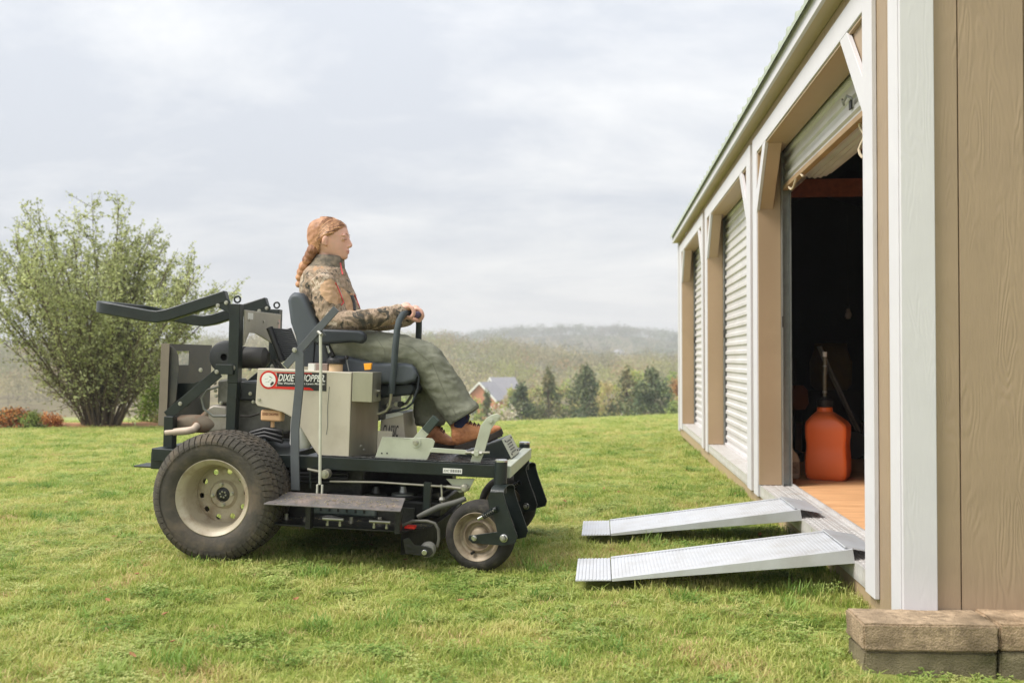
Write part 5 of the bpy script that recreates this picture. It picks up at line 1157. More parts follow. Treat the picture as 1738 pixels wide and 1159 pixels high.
# ---- jacket
def camo():
    m = bpy.data.materials.new('camouflage_fleece'); m.use_nodes = True; nt = m.node_tree; N = nt.nodes.new; L = nt.links.new; b = nt.nodes['Principled BSDF']
    tc = N('ShaderNodeTexCoord'); mp = N('ShaderNodeMapping'); mp.inputs['Scale'].default_value = (1, 1, .7); L(tc.outputs['Object'], mp.inputs[0])
    def nz(s, d, off, dist=.8):
        q = N('ShaderNodeMapping'); q.inputs['Location'].default_value = (off, off * 2, off * .5); L(mp.outputs[0], q.inputs[0])
        a = N('ShaderNodeTexNoise'); a.inputs['Scale'].default_value = s; a.inputs['Detail'].default_value = d; a.inputs['Distortion'].default_value = dist; a.inputs['Roughness'].default_value = .65; L(q.outputs[0], a.inputs['Vector']); return a.outputs[0]
    r = N('ShaderNodeValToRGB'); r.color_ramp.interpolation = 'LINEAR'; e = r.color_ramp.elements
    cols = [(.30, (70, 64, 58)), (.40, (116, 102, 86)), (.47, (172, 150, 130)), (.54, (134, 118, 98)), (.60, (196, 180, 160)), (.68, (128, 104, 80))]
    e[0].position = cols[0][0]; e[0].color = (*lin(*cols[0][1]), 1); e[1].position = cols[-1][0]; e[1].color = (*lin(*cols[-1][1]), 1)
    for p, c in cols[1:-1]:
        x = e.new(p); x.color = (*lin(*c), 1)
    L(nz(13, 5, 0), r.inputs[0])
    r2 = N('ShaderNodeValToRGB'); r2.color_ramp.elements[0].position = .56; r2.color_ramp.elements[1].position = .63; L(nz(20, 4, 4.3, 1.6), r2.inputs[0])
    m1 = N('ShaderNodeMixRGB'); m1.inputs[2].default_value = (*lin(74, 72, 66), 1); L(r2.outputs[0], m1.inputs[0]); L(r.outputs[0], m1.inputs[1])
    r3 = N('ShaderNodeValToRGB'); r3.color_ramp.elements[0].position = .60; r3.color_ramp.elements[1].position = .66; L(nz(9, 3, 9.1), r3.inputs[0])
    m2 = N('ShaderNodeMixRGB'); m2.inputs[2].default_value = (*lin(190, 146, 108), 1); L(r3.outputs[0], m2.inputs[0]); L(m1.outputs[0], m2.inputs[1])
    L(m2.outputs[0], b.inputs['Base Color']); b.inputs['Roughness'].default_value = .85; b.inputs['Specular IOR Level'].default_value = .2
    fn = N('ShaderNodeTexNoise'); fn.inputs['Scale'].default_value = 220; fn.inputs['Detail'].default_value = 3; L(tc.outputs['Object'], fn.inputs['Vector'])
    bp = N('ShaderNodeBump'); bp.inputs['Strength'].default_value = .35; bp.inputs['Distance'].default_value = .004; L(fn.outputs[0], bp.inputs['Height']); L(bp.outputs[0], b.inputs['Normal'])
    return m
CAMO = camo(); TANF = mat('tan_fleece', lin(192, 158, 126), .9, 0, .1, 30, bump=.3, bs=200, spec=.2); PINK = mat('coral_zip', lin(236, 92, 96), .6)
COLLD = mat('dark_camo_collar', lin(84, 84, 78), .85, 0, .45, 26, c2=lin(120, 108, 92), spec=.2)
jk = MB()
TOR = [(606, 551, 612, .165), (590, 545, 614, .172), (570, 537, 614, .172), (550, 530, 613, .166), (530, 523, 610, .166), (510, 517, 604, .172), (492, 514.5, 597, .178), (478, 516, 591, .174), (466, 520.5, 586, .155), (456, 526, 583, .115), (448, 532, 582, .082), (440, 536, 582, .072)]
sect_loft(jk, [(hx(b, y), hx(f, y), w, hz(y), 0) for y, b, f, w in TOR], 32, .10, 2.2)
limb(jk, AR_N[:5] + [P(681, 530, .112)], [.062, .058, .054, .050, .045, .039], 18)
limb(jk, AR_F[:5] + [P(697, 535, -.06)], [.062, .058, .053, .049, .045, .039], 18)
jme = fuse(jk, .0065, 6, .5); wrinkle(jme, .0075, 15, 1.3, (1.0, 1.0, 1.6)); wrinkle(jme, .003, 38, 5.1)
for mm in (CAMO, TANF, COLLD): jme.materials.append(mm)
arm_pan = [(545, 483), (552, 476), (562, 473), (570, 480), (578, 498), (581, 512), (572, 517), (556, 513), (546, 503), (542, 492)]
chest = [(577, 487), (584, 491), (594, 502), (600, 517), (600, 528), (590, 530), (585, 512)]
for pl in jme.polygons:
    x, y = pxof(pl.center)
    if pl.center.y < -.10 and inpoly(x, y, arm_pan): pl.material_index = 1
    elif -.21 < pl.center.y < .21 and inpoly(x, y, chest): pl.material_index = 1
    elif pl.center.z > hz(455): pl.material_index = 2
jacket = link('jacket', jme, person, smooth=180)
# collar rim, zips
mb = MB(); ring = []
for k in range(28):
    th = 2 * math.pi * k / 28; ring.append((math.cos(th), math.sin(th)))
for (y0, b, f, w), (y1, b1, f1, w1) in (((455, 531, 584.5, .088), (434.5, 537, 583.5, .077)),):
    v = []
    for yy, bb, ff, ww, dr in ((y0, b, f, w, 0), (y1, b1, f1, w1, 0), (y1 + .6, b1, f1, w1, -.006), (y0, b, f, w, -.006)):
        for c, s in ring:
            yc = yy + (2.2 if yy < 440 else 0) * (c > .3) * (c - .3); v.append(((hx(bb, yy) + hx(ff, yy)) / 2 + ((hx(ff, yy) - hx(bb, yy)) / 2 + dr) * c, (ww + dr) * s, hz(yc)))
    mb.add(v, [(i * 28 + j, i * 28 + (j + 1) % 28, (i + 1) * 28 + (j + 1) % 28, (i + 1) * 28 + j) for i in range(3) for j in range(28)])
col_me = mb.mesh('collar'); wrinkle(col_me, .002, 30, 3); col_me.materials.append(COLLD); link('collar', col_me, jacket, smooth=180)
def on_surface(obj_me, px, py, lift=.002):
    from mathutils.bvhtree import BVHTree
    if not hasattr(on_surface, 'c'): on_surface.c = {}
    if obj_me.name not in on_surface.c:
        bm = bmesh.new(); bm.from_mesh(obj_me); on_surface.c[obj_me.name] = BVHTree.FromBMesh(bm); bm.free()
    o = MINV @ Vector((0, 0, CAMH)); d = (MINV.to_3x3() @ ray(px, py)).normalized(); h = on_surface.c[obj_me.name].ray_cast(o, d)
    return None if h[0] is None else h[0] + h[1] * lift
def zip_line(pts, r=.0032, m=PINK, nm='zip'):
    q = [on_surface(jme, x, y) for x, y in pts]; q = [p for p in q if p is not None]
    if len(q) > 2: MB().tube(q, r, 6).build(nm, m, jacket, smooth=60)
def dens(pts, n=5): return [(a[0] + (b[0] - a[0]) * k / n, a[1] + (b[1] - a[1]) * k / n) for a, b in zip(pts[:-1], pts[1:]) for k in range(n)] + [pts[-1]]
zip_line(dens([(569, 480), (575, 492), (580, 505), (583, 514), (579, 518)]))
zip_line(dens([(577, 446), (578.5, 456), (581, 466)]), .004); zip_line(dens([(601, 500), (606, 511), (610, 522)]), .0028)
zip_line(dens([(596, 502), (600, 515), (601, 527)]), .010, DECB if False else mat('chest_strap', lin(70, 70, 72), .7), 'chest_seam')

# ---- trousers
OLIVE = mat('olive_canvas', lin(116, 118, 102), .88, 0, .14, 14, c2=lin(134, 135, 120), bump=.35, bs=260, spec=.2)
tr = MB()
limb(tr, [P(572, 592, .095), P(635, 596, .11), P(690, 603, .115), P(724, 616, .115), P(750, 650, .118), P(775, 690, .12), P(788, 707, .12)], [.102, .098, .092, .090, .086, .084, .086], 22)
limb(tr, [P(576, 592, -.095), P(640, 598, -.11), P(700, 604, -.105), P(724, 616, -.10), P(728, 650, -.095), P(729, 690, -.088), P(730, 716, -.085)], [.102, .096, .090, .084, .082, .078, .078], 22)
sect_loft(tr, [(hx(b, y), hx(f, y), w, hz(y), 0) for y, b, f, w in ((612, 548, 610, .19), (600, 545, 612, .195), (588, 543, 616, .19), (575, 540, 614, .17))], 28)
# open the hems: cut the fused surface with a plane across each cuff
tme = fuse(tr, .0068, 6, .5); wrinkle(tme, .009, 9, 4.4, (1, 1.2, 1)); wrinkle(tme, .0055, 17, 2.2, (.5, 1, 1.5)); wrinkle(tme, .002, 40, 6.0)
def cut(me, p, nrm, near):
    bm = bmesh.new(); bm.from_mesh(me)
    g = [x for x in bm.verts if (x.co - Vector(near)).length < .17]; ed = [e for e in bm.edges if (e.verts[0].co - Vector(near)).length < .17]; fc = [f for f in bm.faces if (f.calc_center_median() - Vector(near)).length < .17]
    bmesh.ops.bisect_plane(bm, geom=g + ed + fc, plane_co=p, plane_no=nrm, clear_outer=True); bm.to_mesh(me); bm.free(); me.update()
cN = P(789, 707, .12); dN = (P(789, 707, .12) - P(765, 668, .12)).normalized(); cut(tme, cN, dN, cN)
cF = P(730, 722, -.085); cut(tme, cF, Vector((0.05, 0, -1)), cF)
tme.materials.append(OLIVE); trousers = link('trousers', tme, person, smooth=180)
sol = trousers.modifiers.new('cloth', 'SOLIDIFY'); sol.thickness = .004; sol.offset = -1
def seam(pts, me, par, r=.0018, m=None):
    q = [on_surface(me, x, y, .0005) for x, y in pts]; q = [p for p in q if p is not None]
    if len(q) > 2: MB().tube(q, r, 5).build('seam', m or mat('seam_olive', lin(116, 117, 102), .9), par, smooth=60)
seam(dens([(640, 576), (652, 592), (655, 614)]), tme, trousers); seam(dens([(660, 577), (700, 590), (735, 618), (752, 660), (772, 700), (778, 714)]), tme, trousers)
seam(dens([(765, 716), (780, 708), (795, 698), (808, 688)]), tme, trousers)

# ---- socks and boots
LEATH = mat('tan_leather', lin(176, 112, 70), .6, 0, .18, 18, c2=lin(196, 134, 90), bump=.35, bs=90, dirt=lin(110, 70, 44), dirt_amt=.5, dirt_s=14)
SOLE = mat('boot_sole', lin(52, 46, 40), .8, 0, .2, 20); LACE = mat('boot_lace', lin(74, 38, 30), .8)
SOCK = mat('navy_sock', lin(34, 40, 72), .95, 0, .15, 60, bump=.4, bs=260)
def boot(heel, toe, ankle, label=None, flip=1):
    H, T, A_ = Vector(heel), Vector(toe), Vector(ankle); ax = (T - H); Ln = ax.length; ax.normalize(); side = Vector((0, 1, 0)); up = side.cross(ax) * -1
    up = up if up.z > 0 else -up
    b = empty('boot'); b.parent = person
    fr_ = lambda u, s, h: H + ax * (u * Ln) + side * s + up * h
    mb = MB(); n = 20
    secs = [(-.03, .030, .02, .075), (.03, .038, .006, .105), (.14, .040, .004, .125), (.26, .039, .004, .125), (.38, .038, .004, .108), (.5, .040, .004, .086), (.62, .045, .004, .068), (.76, .047, .004, .058), (.88, .043, .006, .052), (.97, .030, .010, .042), (1.01, .014, .014, .032)]
    v = []
    for u, hw, z0, z1 in secs:
        for j in range(n):
            th = 2 * math.pi * j / n; c, s = math.cos(th), math.sin(th)
            hh = (z0 + z1) / 2 + (z1 - z0) / 2 * math.copysign(abs(s) ** .75, s); wv = hw * math.copysign(abs(c) ** .7, c) * (1 - .35 * max(0, s) ** 2)
            v.append(fr_(u, wv, hh))
    mb.add(v, [(i * n + j, i * n + (j + 1) % n, (i + 1) * n + (j + 1) % n, (i + 1) * n + j) for i in range(len(secs) - 1) for j in range(n)] + [tuple(range(n - 1, -1, -1)), tuple((len(secs) - 1) * n + j for j in range(n))])
    limb(mb, [fr_(.16, 0, .07), fr_(.17, 0, .11), fr_(.17, 0, .11) + (A_ - fr_(.17, 0, .11)).normalized() * .03], [.040, .043, .045], 16)
    me = fuse(mb, .0045, 3, .5); wrinkle(me, .002, 45, 3); me.materials.append(LEATH); up_o = link('upper', me, b, smooth=180)
    limb(MB(), [fr_(.17, 0, .10), fr_(.17, 0, .10).lerp(A_, .5), A_], [.044, .046, .048], 16).build('sock', SOCK, b, smooth=60)
    # lugged sole
    o_ = [(-.045, .022), (-.02, .036), (.1, .040), (.3, .038), (.45, .038), (.65, .047), (.8, .049), (.92, .042), (1.0, .026), (1.025, .008)]
    outl = [(u, w) for u, w in o_] + [(u, -w) for u, w in reversed(o_)]; k = len(outl)
    toe_up = lambda u: .012 * max(0, u - .75) / .27
    v = [fr_(u, w, -.018 + toe_up(u)) for u, w in outl] + [fr_(u, w * 1.03, .010 + toe_up(u)) for u, w in outl]
    sm = MB(); sm.add(v, [tuple(range(k - 1, -1, -1)), tuple(range(k, 2 * k))] + [(i, (i + 1) % k, (i + 1) % k + k, i + k) for i in range(k)]); sm.build('sole', SOLE, b, .002)
    lg = MB()
    for i in range(9):
        u = .02 + i * .115
        for s in (-1, 1): q = fr_(u, s * .031, -.021 + toe_up(u)); lg.bar(q - ax * .008, q + ax * .008, .022, .008, up)
    lg.build('sole_lugs', SOLE, b)['kind'] = 'stuff'
    ls = MB()
    for i in range(5):
        u = .26 + i * .075; h = float(np.interp(u, [.26, .38, .5, .62], [.131, .112, .090, .072])); s = 1 if i % 2 else -1
        ls.tube([fr_(u, -.026 * s, h - .012), fr_(u + .02, 0, h + .002), fr_(u + .045, .026 * s, h - .018)], .0024, 6); ls.tube([fr_(u, .026 * s, h - .012), fr_(u + .02, 0, h + .003), fr_(u + .045, -.026 * s, h - .018)], .0024, 6)
    ls.tube(catmull([fr_(.25, 0, .132), fr_(.30, -.03, .15), fr_(.42, -.04, .135), fr_(.36, -.02, .118), fr_(.26, 0, .132)], 4), .0022, 6); ls.tube(catmull([fr_(.25, 0, .132), fr_(.26, .03, .155), fr_(.38, .045, .14), fr_(.34, .02, .12), fr_(.26, 0, .132)], 4), .0022, 6)
    ls.build('laces', LACE, b)['kind'] = 'stuff'
    return b
boot(P(776, 759, .115), P(852, 735, .115), P(782, 704, .12))
boot(P(716, 748, -.085), P(772, 761, -.085), P(729, 716, -.085))
# ================================================================ vegetation
def leaf_mat(name, c, c2=None, trans=.35, rough=.6, var=.25):
    if name in MATS: return MATS[name]
    m = bpy.data.materials.new(name); m.use_nodes = True; MATS[name] = m; nt = m.node_tree; N = nt.nodes.new; L = nt.links.new; b = nt.nodes['Principled BSDF']; out = nt.nodes['Material Output']
    g = N('ShaderNodeNewGeometry'); oi = N('ShaderNodeObjectInfo')
    n = N('ShaderNodeTexNoise'); n.inputs['Scale'].default_value = 2.2; n.inputs['Detail'].default_value = 4; L(g.outputs['Position'], n.inputs['Vector'])
    ad = N('ShaderNodeMath'); ad.operation = 'ADD'; L(n.outputs[0], ad.inputs[0])
    mu = N('ShaderNodeMath'); mu.operation = 'MULTIPLY_ADD'; mu.inputs[1].default_value = .5; mu.inputs[2].default_value = -.25; L(g.outputs['Random Per Island'], mu.inputs[0]); L(mu.outputs[0], ad.inputs[1])
    r = N('ShaderNodeValToRGB'); c2 = c2 or c; r.color_ramp.elements[0].position = .25; r.color_ramp.elements[1].position = .75
    r.color_ramp.elements[0].color = (*[x * (1 - var) for x in c], 1); r.color_ramp.elements[1].color = (*[min(1, x * (1 + var)) for x in c2], 1)
    L(ad.outputs[0], r.inputs[0]); L(r.outputs[0], b.inputs['Base Color']); b.inputs['Roughness'].default_value = rough; b.inputs['Specular IOR Level'].default_value = .25
    t = N('ShaderNodeBsdfTranslucent'); L(r.outputs[0], t.inputs[0]); mx = N('ShaderNodeMixShader'); mx.inputs[0].default_value = trans
    L(b.outputs[0], mx.inputs[1]); L(t.outputs[0], mx.inputs[2]); L(mx.outputs[0], out.inputs[0]); return m
BARK = mat('bark', lin(104, 92, 76), .9, 0, .3, 20, bump=.6, bs=60, dirt=lin(70, 66, 50), dirt_amt=.6, dirt_s=6)
def leaves_mesh(name, P_, S_, mats, midx, rng, up=.3):
    """many small pointed leaves: P_ positions (n,3), S_ lengths (n)"""
    n = len(P_); d = rng.normal(size=(n, 3)); d[:, 2] += up; d /= np.linalg.norm(d, axis=1, keepdims=True)
    a = np.cross(d, rng.normal(size=(n, 3))); a /= np.linalg.norm(a, axis=1, keepdims=True)
    s = S_[:, None]; v = np.stack([P_, P_ + d * s * .5 + a * s * .27, P_ + d * s, P_ + d * s * .5 - a * s * .27], 1).reshape(-1, 3)
    me = bpy.data.meshes.new(name); me.vertices.add(4 * n); me.vertices.foreach_set('co', v.ravel().astype(np.float32))
    me.loops.add(4 * n); me.loops.foreach_set('vertex_index', np.arange(4 * n, dtype=np.int32)); me.polygons.add(n); me.polygons.foreach_set('loop_start', np.arange(0, 4 * n, 4, dtype=np.int32))
    me.polygons.foreach_set('loop_total', np.full(n, 4, dtype=np.int32)); me.update(calc_edges=True)
    for m in mats: me.materials.append(m)
    me.polygons.foreach_set('material_index', np.asarray(midx, dtype=np.int32)); me.update(); return me
def ground_at(px, d):
    x = (px - CX) / F * d; return Vector((x, d, gz(x, d)))

# ---- the wide many-stemmed shrub tree beyond the lawn
def willow(base):
    rs = np.random.default_rng(11); root = empty('shrub_tree', base); tag(root, 'wide many-stemmed shrubby tree with small olive leaves behind the mower', 'tree')
    wood = MB(); LP = []; LS = []
    H = 4.55
    for k in range(64):
        az = rs.uniform(0, 2 * math.pi); lean = rs.uniform(.03, 1.0) ** .8; L_ = H * (1.0 - .27 * lean) * rs.uniform(.78, 1.04) * (1 - .16 * max(0, math.cos(az)) * lean)
        b = Vector((math.cos(az), math.sin(az) * .8, 0)) * (.06 + .36 * lean * rs.uniform(.5, 1)); pts = []
        for i in range(9):
            t = i / 8; out = lean * (2.75 if math.cos(az) < 0 else 2.15) * (t ** 1.15); z = L_ * (t ** 1.0) * (1 - .10 * lean * t)
            pts.append(b + Vector((math.cos(az) * out + .10 * noise.noise(Vector((k, t * 3, 1))), math.sin(az) * out * .8 + .10 * noise.noise(Vector((k, t * 3, 7))), z + .06 * noise.noise(Vector((k * 2, t * 3, 3))))))
        r0 = rs.uniform(.013, .034); wood.tube(pts, [r0 * (1 - .82 * i / 8) for i in range(9)], 6)
        nt_ = 44
        for j in range(nt_):
            t = .12 + .88 * (j + rs.uniform(0, 1)) / nt_; i = min(7, int(t * 8)); p = pts[i].lerp(pts[i + 1], t * 8 - i) if t < 1 else pts[8]
            dirv = Vector((math.cos(az), math.sin(az) * .8, .5)) * .5 + Vector(rs.normal(size=3)) * .75; dirv.z += .55; dirv.normalize()
            ln = rs.uniform(.3, .8) * (1.1 - .35 * t); q = [p, p + dirv * ln * .5 + Vector((0, 0, .02)), p + dirv * ln + Vector((0, 0, .07))]
            wood.tube(q, [.0065, .0045, .002], 4, cap=False)
            nl = int(rs.uniform(17, 31) * float(np.interp(t, [.15, .4, .7, 1], [.25, .6, 1.0, 1.1])))
            for m in range(nl):
                u = rs.uniform(.15, 1.0); c = q[0].lerp(q[1], u * 2) if u < .5 else q[1].lerp(q[2], u * 2 - 1)
                LP.append(c + Vector(rs.normal(size=3)) * .035); LS.append(rs.uniform(.045, .08))
    LP = np.array([tuple(p) for p in LP]); LS = np.array(LS)
    wood.build('stems', BARK, root, smooth=60)['kind'] = 'stuff'
    ms = [leaf_mat('olive_leaf', lin(168, 176, 112), lin(190, 194, 136)), leaf_mat('pale_leaf', lin(180, 188, 136), lin(200, 204, 156)), leaf_mat('deep_leaf', lin(132, 140, 88))]
    me = leaves_mesh('crown', LP, LS, ms, rs.choice(3, len(LP), p=[.5, .3, .2]), rs)
    o = link('crown', me, root, smooth=0); o['kind'] = 'stuff'; return len(LP)
nl_ = willow(ground_at(172, 19.0))

def crown_tree(name, label, cat, base, h, w, cols, n, ls, shape='round', trunk=True, group=None, seed=0, low=.15, clumps=26, bark=None):
    rs = np.random.default_rng(seed + 100); root = empty(name, base); tag(root, label, cat, group)
    cl = []
    for k in range(clumps):
        if shape == 'cone':
            t = rs.uniform(0, 1) ** .8; zc = h * (low * .3 + (1 - low * .3) * t); rad = w / 2 * 1.15 * (1 - t) ** .72 * rs.uniform(.4, 1.0) + .02; az = rs.uniform(0, 6.28); cl.append((rad * math.cos(az), rad * math.sin(az), zc, w * .17 * (1.15 - .8 * t), h * .09))
        elif shape == 'bush':
            az = rs.uniform(0, 6.28); el = rs.uniform(0, 1); rad = w / 2 * .8 * math.sqrt(1 - el * el) * rs.uniform(.4, 1); cl.append((rad * math.cos(az), rad * math.sin(az), h * .85 * el, w * .2, h * .2))
        else:
            az = rs.uniform(0, 6.28); el = rs.uniform(-.8, 1); rad = w / 2 * .85 * math.sqrt(max(0, 1 - el * el)) * rs.uniform(.35, 1.0); cl.append((rad * math.cos(az), rad * math.sin(az), h * (low + (1 - low) * (.5 + .46 * el)), w * .15, h * .09))
    cl = np.array(cl); pick = rs.integers(0, len(cl), n); c = cl[pick]
    off = rs.normal(size=(n, 3)) * .55; LP = c[:, :3] + off * np.stack([c[:, 3], c[:, 3], c[:, 4]], 1); LP[:, 2] = np.maximum(LP[:, 2], .03)
    LS = ls * rs.uniform(.6, 1.3, n)
    # light and dark clumps: each clump leans to one of the leaf colours
    pref = rs.integers(0, len(cols), len(cl)); mi = np.where(rs.uniform(size=n) < .7, pref[pick], rs.integers(0, len(cols), n))
    me = leaves_mesh('crown', LP, LS, cols, mi, rs, .2); o = link('crown', me, root, smooth=0); o['kind'] = 'stuff'
    mb = MB(); mb.tube([(0, 0, -.1), (.03 * w, 0, h * .35), (0, .02 * w, h * (.92 if shape == 'cone' else .7))], [max(.012, h * .016), max(.008, h * .011), .01], 7)
    for k in range(0, len(cl), 2):
        x, y, z = cl[k][:3]; z0 = max(.05, z - .35 * math.hypot(x, y) - .1 * h); mb.tube([(0, 0, z0 * .9), (x * .5, y * .5, (z0 + z) / 2), (x, y, z)], [h * .006 + .003, h * .004 + .002, .002 + h * .001], 5, cap=False)
    mb.build('trunk', bark or BARK, root, smooth=60); return root
CED = [leaf_mat('cedar_green', lin(94, 110, 76), lin(116, 128, 92), .1), leaf_mat('cedar_dark', lin(74, 90, 62), None, .1), leaf_mat('cedar_olive', lin(118, 122, 86), None, .1)]
CEDB = [leaf_mat('cedar_brown', lin(134, 126, 88), lin(146, 138, 100), .1), CED[0], CED[2]]
YG = [leaf_mat('spring_yellow', lin(176, 178, 92), lin(190, 190, 110)), leaf_mat('spring_green', lin(146, 164, 86), lin(164, 180, 104)), leaf_mat('spring_buff', lin(186, 168, 122))]
BLS = [leaf_mat('blossom_white', lin(214, 204, 190)), leaf_mat('blossom_buff', lin(190, 178, 152)), YG[1]]
DC = 90.0
def at_sky(px, ytop, d): p = at_depth(px, ytop, d); return p
def place(px, ytop, wpx, d, fn_name, label, cat, cols, n, ls, shape, group, seed, **kw):
    b = ground_at(px, d); top = at_depth(px, ytop, d).z; return crown_tree(fn_name, label, cat, b, top - b.z, wpx / F * d, cols, n, ls, shape, group=group, seed=seed, **kw)
g1 = 'cedars along the far field edge'
place(883, 657, 74, DC, 'cedar_tree', 'low shaggy dark cedar beside the white blossoming bush', 'tree', CED, 2600, .30, 'cone', g1, 1, clumps=34)
place(930, 634, 62, DC, 'cedar_tree', 'narrow brownish upright cedar at the far field edge', 'tree', CEDB, 2800, .28, 'cone', g1, 2, clumps=36)
place(993, 627, 92, DC, 'cedar_tree', 'broad cedar with a thin pointed leaning top at the field edge', 'tree', CED, 4200, .28, 'cone', g1, 3, clumps=50)
place(1064, 630, 66, DC, 'cedar_tree', 'slim olive cedar touching the broad dark cedar next to it', 'tree', [CED[0], CED[2], CEDB[0]], 2600, .28, 'cone', g1, 4, clumps=36)
place(1106, 630, 94, DC - 4, 'cedar_tree', 'broad dense dark green cedar close to the shed corner', 'tree', CED, 4600, .28, 'cone', g1, 5, clumps=54)
place(826, 672, 44, DC + 6, 'cedar_tree', 'small olive cedar in front of the brick house', 'tree', CEDB, 1500, .30, 'cone', g1, 6)
place(853, 690, 76, DC - 6, 'blossom_bush', 'pale white blossoming bush at the far field edge', 'bush', BLS, 2400, .26, 'bush', None, 7)
place(1143, 676, 36, DC - 8, 'green_bush', 'small bright green bush beside the shed corner', 'bush', [YG[1], CED[0]], 1200, .26, 'bush', None, 8)
g2 = 'spring trees in the valley'
for i, (px, yt, wp, d, lab, cs) in enumerate((
        (905, 652, 60, 120, 'rounded yellow-green spring tree right behind the low shaggy cedar', YG), (960, 648, 62, 124, 'yellow-green spring tree between the narrow and the broad cedar', YG),
        (1032, 644, 58, 118, 'thin buff and yellow spring tree with bare trunk showing', [YG[2], YG[0]]), (1078, 627, 70, 128, 'tall yellow spring tree rising behind the slim olive cedar', [YG[0], YG[0], YG[1]]),
        (1140, 636, 46, 120, 'fresh mid green tree behind the broad dense cedar', [YG[1], CED[0]]), (1152, 642, 40, 100, 'orange-brown budding tree beside the shed corner', [leaf_mat('bud_orange', lin(186, 140, 92)), YG[2]]),
        (868, 662, 40, 132, 'small yellow-green tree next to the house roof', YG), (790, 672, 70, 110, 'low light green tree showing under the rider\'s knee', [YG[1], YG[0]]), (700, 640, 70, 120, 'light green tree showing below the mower seat', [YG[1], CED[2]]), (640, 640, 70, 126, 'grey-green budding tree behind the mower seat post', [YG[1], YG[2]]))):
    place(px, yt, wp, d, 'spring_tree', lab, 'tree', cs, 1500, .36, 'round', g2, 20 + i, clumps=24)
# garden planting by the shrub tree
bronze = [leaf_mat('bronze_leaf', lin(204, 140, 84), lin(220, 164, 106)), leaf_mat('bronze_dark', lin(150, 92, 60))]
place(22, 694, 92, 18.2, 'bronze_shrub', 'low bronze-orange leafy shrub on the mulch', 'shrub', bronze + [CED[2]], 3600, .05, 'bush', 'bronze shrubs on the mulch bed', 40, clumps=40)
place(84, 702, 52, 18.8, 'bronze_shrub', 'small rusty red shrub between the green mound and the tree stems', 'shrub', bronze, 1800, .045, 'bush', 'bronze shrubs on the mulch bed', 41, clumps=30)
place(52, 697, 44, 18.0, 'green_shrub', 'rounded yellow-green mound shrub between two bronze shrubs', 'shrub', [YG[1], CED[2]], 1700, .045, 'bush', None, 42, clumps=30)
place(262, 628, 62, 21.5, 'conifer_shrub', 'bright green conical garden shrub right behind the mower\'s rear guard', 'shrub', [leaf_mat('fresh_green', lin(132, 160, 62), lin(150, 176, 80)), leaf_mat('fresh_deep', lin(96, 122, 48))], 5200, .055, 'bush', None, 43, clumps=60)
place(300, 690, 90, 20.5, 'green_shrub', 'grey-green low shrub beside the tree stems', 'shrub', [YG[1], CED[2], YG[2]], 2400, .05, 'bush', None, 44, clumps=40)
def mulch():
    bm = bmesh.new(); pts = []
    rows = 8; cols_ = 60; vs_ = {}
    for j in range(rows + 1):
        for i in range(cols_ + 1):
            u = i / cols_; px = -80 + 420 * u; d = 18.5 + .2 * math.sin(u * 9) + 3.6 * j / rows; g = ground_at(px, d); e = min(1, j / 1.5, (rows - j) / 1.5, u * 8, (1 - u) * 8)
            vs_[i, j] = bm.verts.new(g + Vector((0, 0, -.02 + .075 * max(0, e) + .025 * noise.noise(g * 5))))
    for j in range(rows):
        for i in range(cols_): bm.faces.new((vs_[i, j], vs_[i + 1, j], vs_[i + 1, j + 1], vs_[i, j + 1]))
    me = bpy.data.meshes.new('mulch_bed'); bm.to_mesh(me); bm.free(); me.materials.append(mat('mulch', lin(176, 132, 98), .95, 0, .35, 14, bump=1, bs=30, spec=.1)); tag(link('mulch_bed', me, smooth=60), kind='structure')
mulch()

# ---- houses in the valley
def house(loc, rz, w, l, h, rh, wallm, roofm, label, trimm, wing=None):
    o = empty('house', loc, rz); tag(o, label, 'house')
    MB().box(-w / 2, w / 2, -l / 2, l / 2, 0, h).build('wall', wallm, o)
    mb = MB(); mb.prism([(-w / 2, h), (w / 2, h), (0, h + rh)], -l / 2, l / 2); mb.build('gable', wallm, o)
    for s in (-1, 1):
        mb = MB(); ov = .4; k = rh / (w / 2); a = (0, h + rh + .02); b = (s * (w / 2 + ov), h - ov * k + .02); mb.prism([a, b, (b[0], b[1] + .18), (0, a[1] + .18)], -l / 2 - ov, l / 2 + ov); mb.build('roof_slope', roofm, o)
        MB().prism([(0, h + rh - .08), (s * (w / 2 + ov + .02), h - ov * k - .10), (s * (w / 2 + ov + .02), h - ov * k + .26), (0, h + rh + .26)], -l / 2 - ov - .02, -l / 2 - ov - .10).build('barge_board', trimm, o)
    for x in (-w * .22, w * .22):
        f = MB().box(x - .6, x + .6, -l / 2 - .06, -l / 2 - .003, h * .35, h * .75).build('window', trimm, o); MB().box(x - .5, x + .5, -l / 2 - .08, -l / 2 - .061, h * .38, h * .72).build('pane', mat('house_glass', (.05, .06, .07), .1), f)
    return o
BRK = mat('far_brick', lin(188, 126, 98), .9, 0, .15, 2); SHG = mat('grey_shingle', lin(150, 148, 154), .9, 0, .1, 2); HWT = mat('house_white', lin(224, 224, 222), .6, 0, .04, 2)
hp_ = ground_at(826, 160); ztop = at_depth(826, 650, 160).z - hp_.z
house(hp_, R(-28), 5.4, 4.0, ztop - 2.5, 2.5, BRK, SHG, 'red brick gabled house with grey roof down in the valley', HWT)
hp_ = ground_at(853, 168); ztop = at_depth(853, 642, 168).z - hp_.z
house(hp_, R(-62), 5.6, 4.0, ztop - 3.0, 3.0, HWT, SHG, 'white gabled house wing with steep grey roof beside the brick house', HWT)
hp_ = ground_at(728, 135); ztop = at_depth(728, 709, 135).z - hp_.z
fb = empty('farm_building', hp_, R(4)); tag(fb, 'long low white farm building with red doors far behind the rider\'s boots', 'farm building')
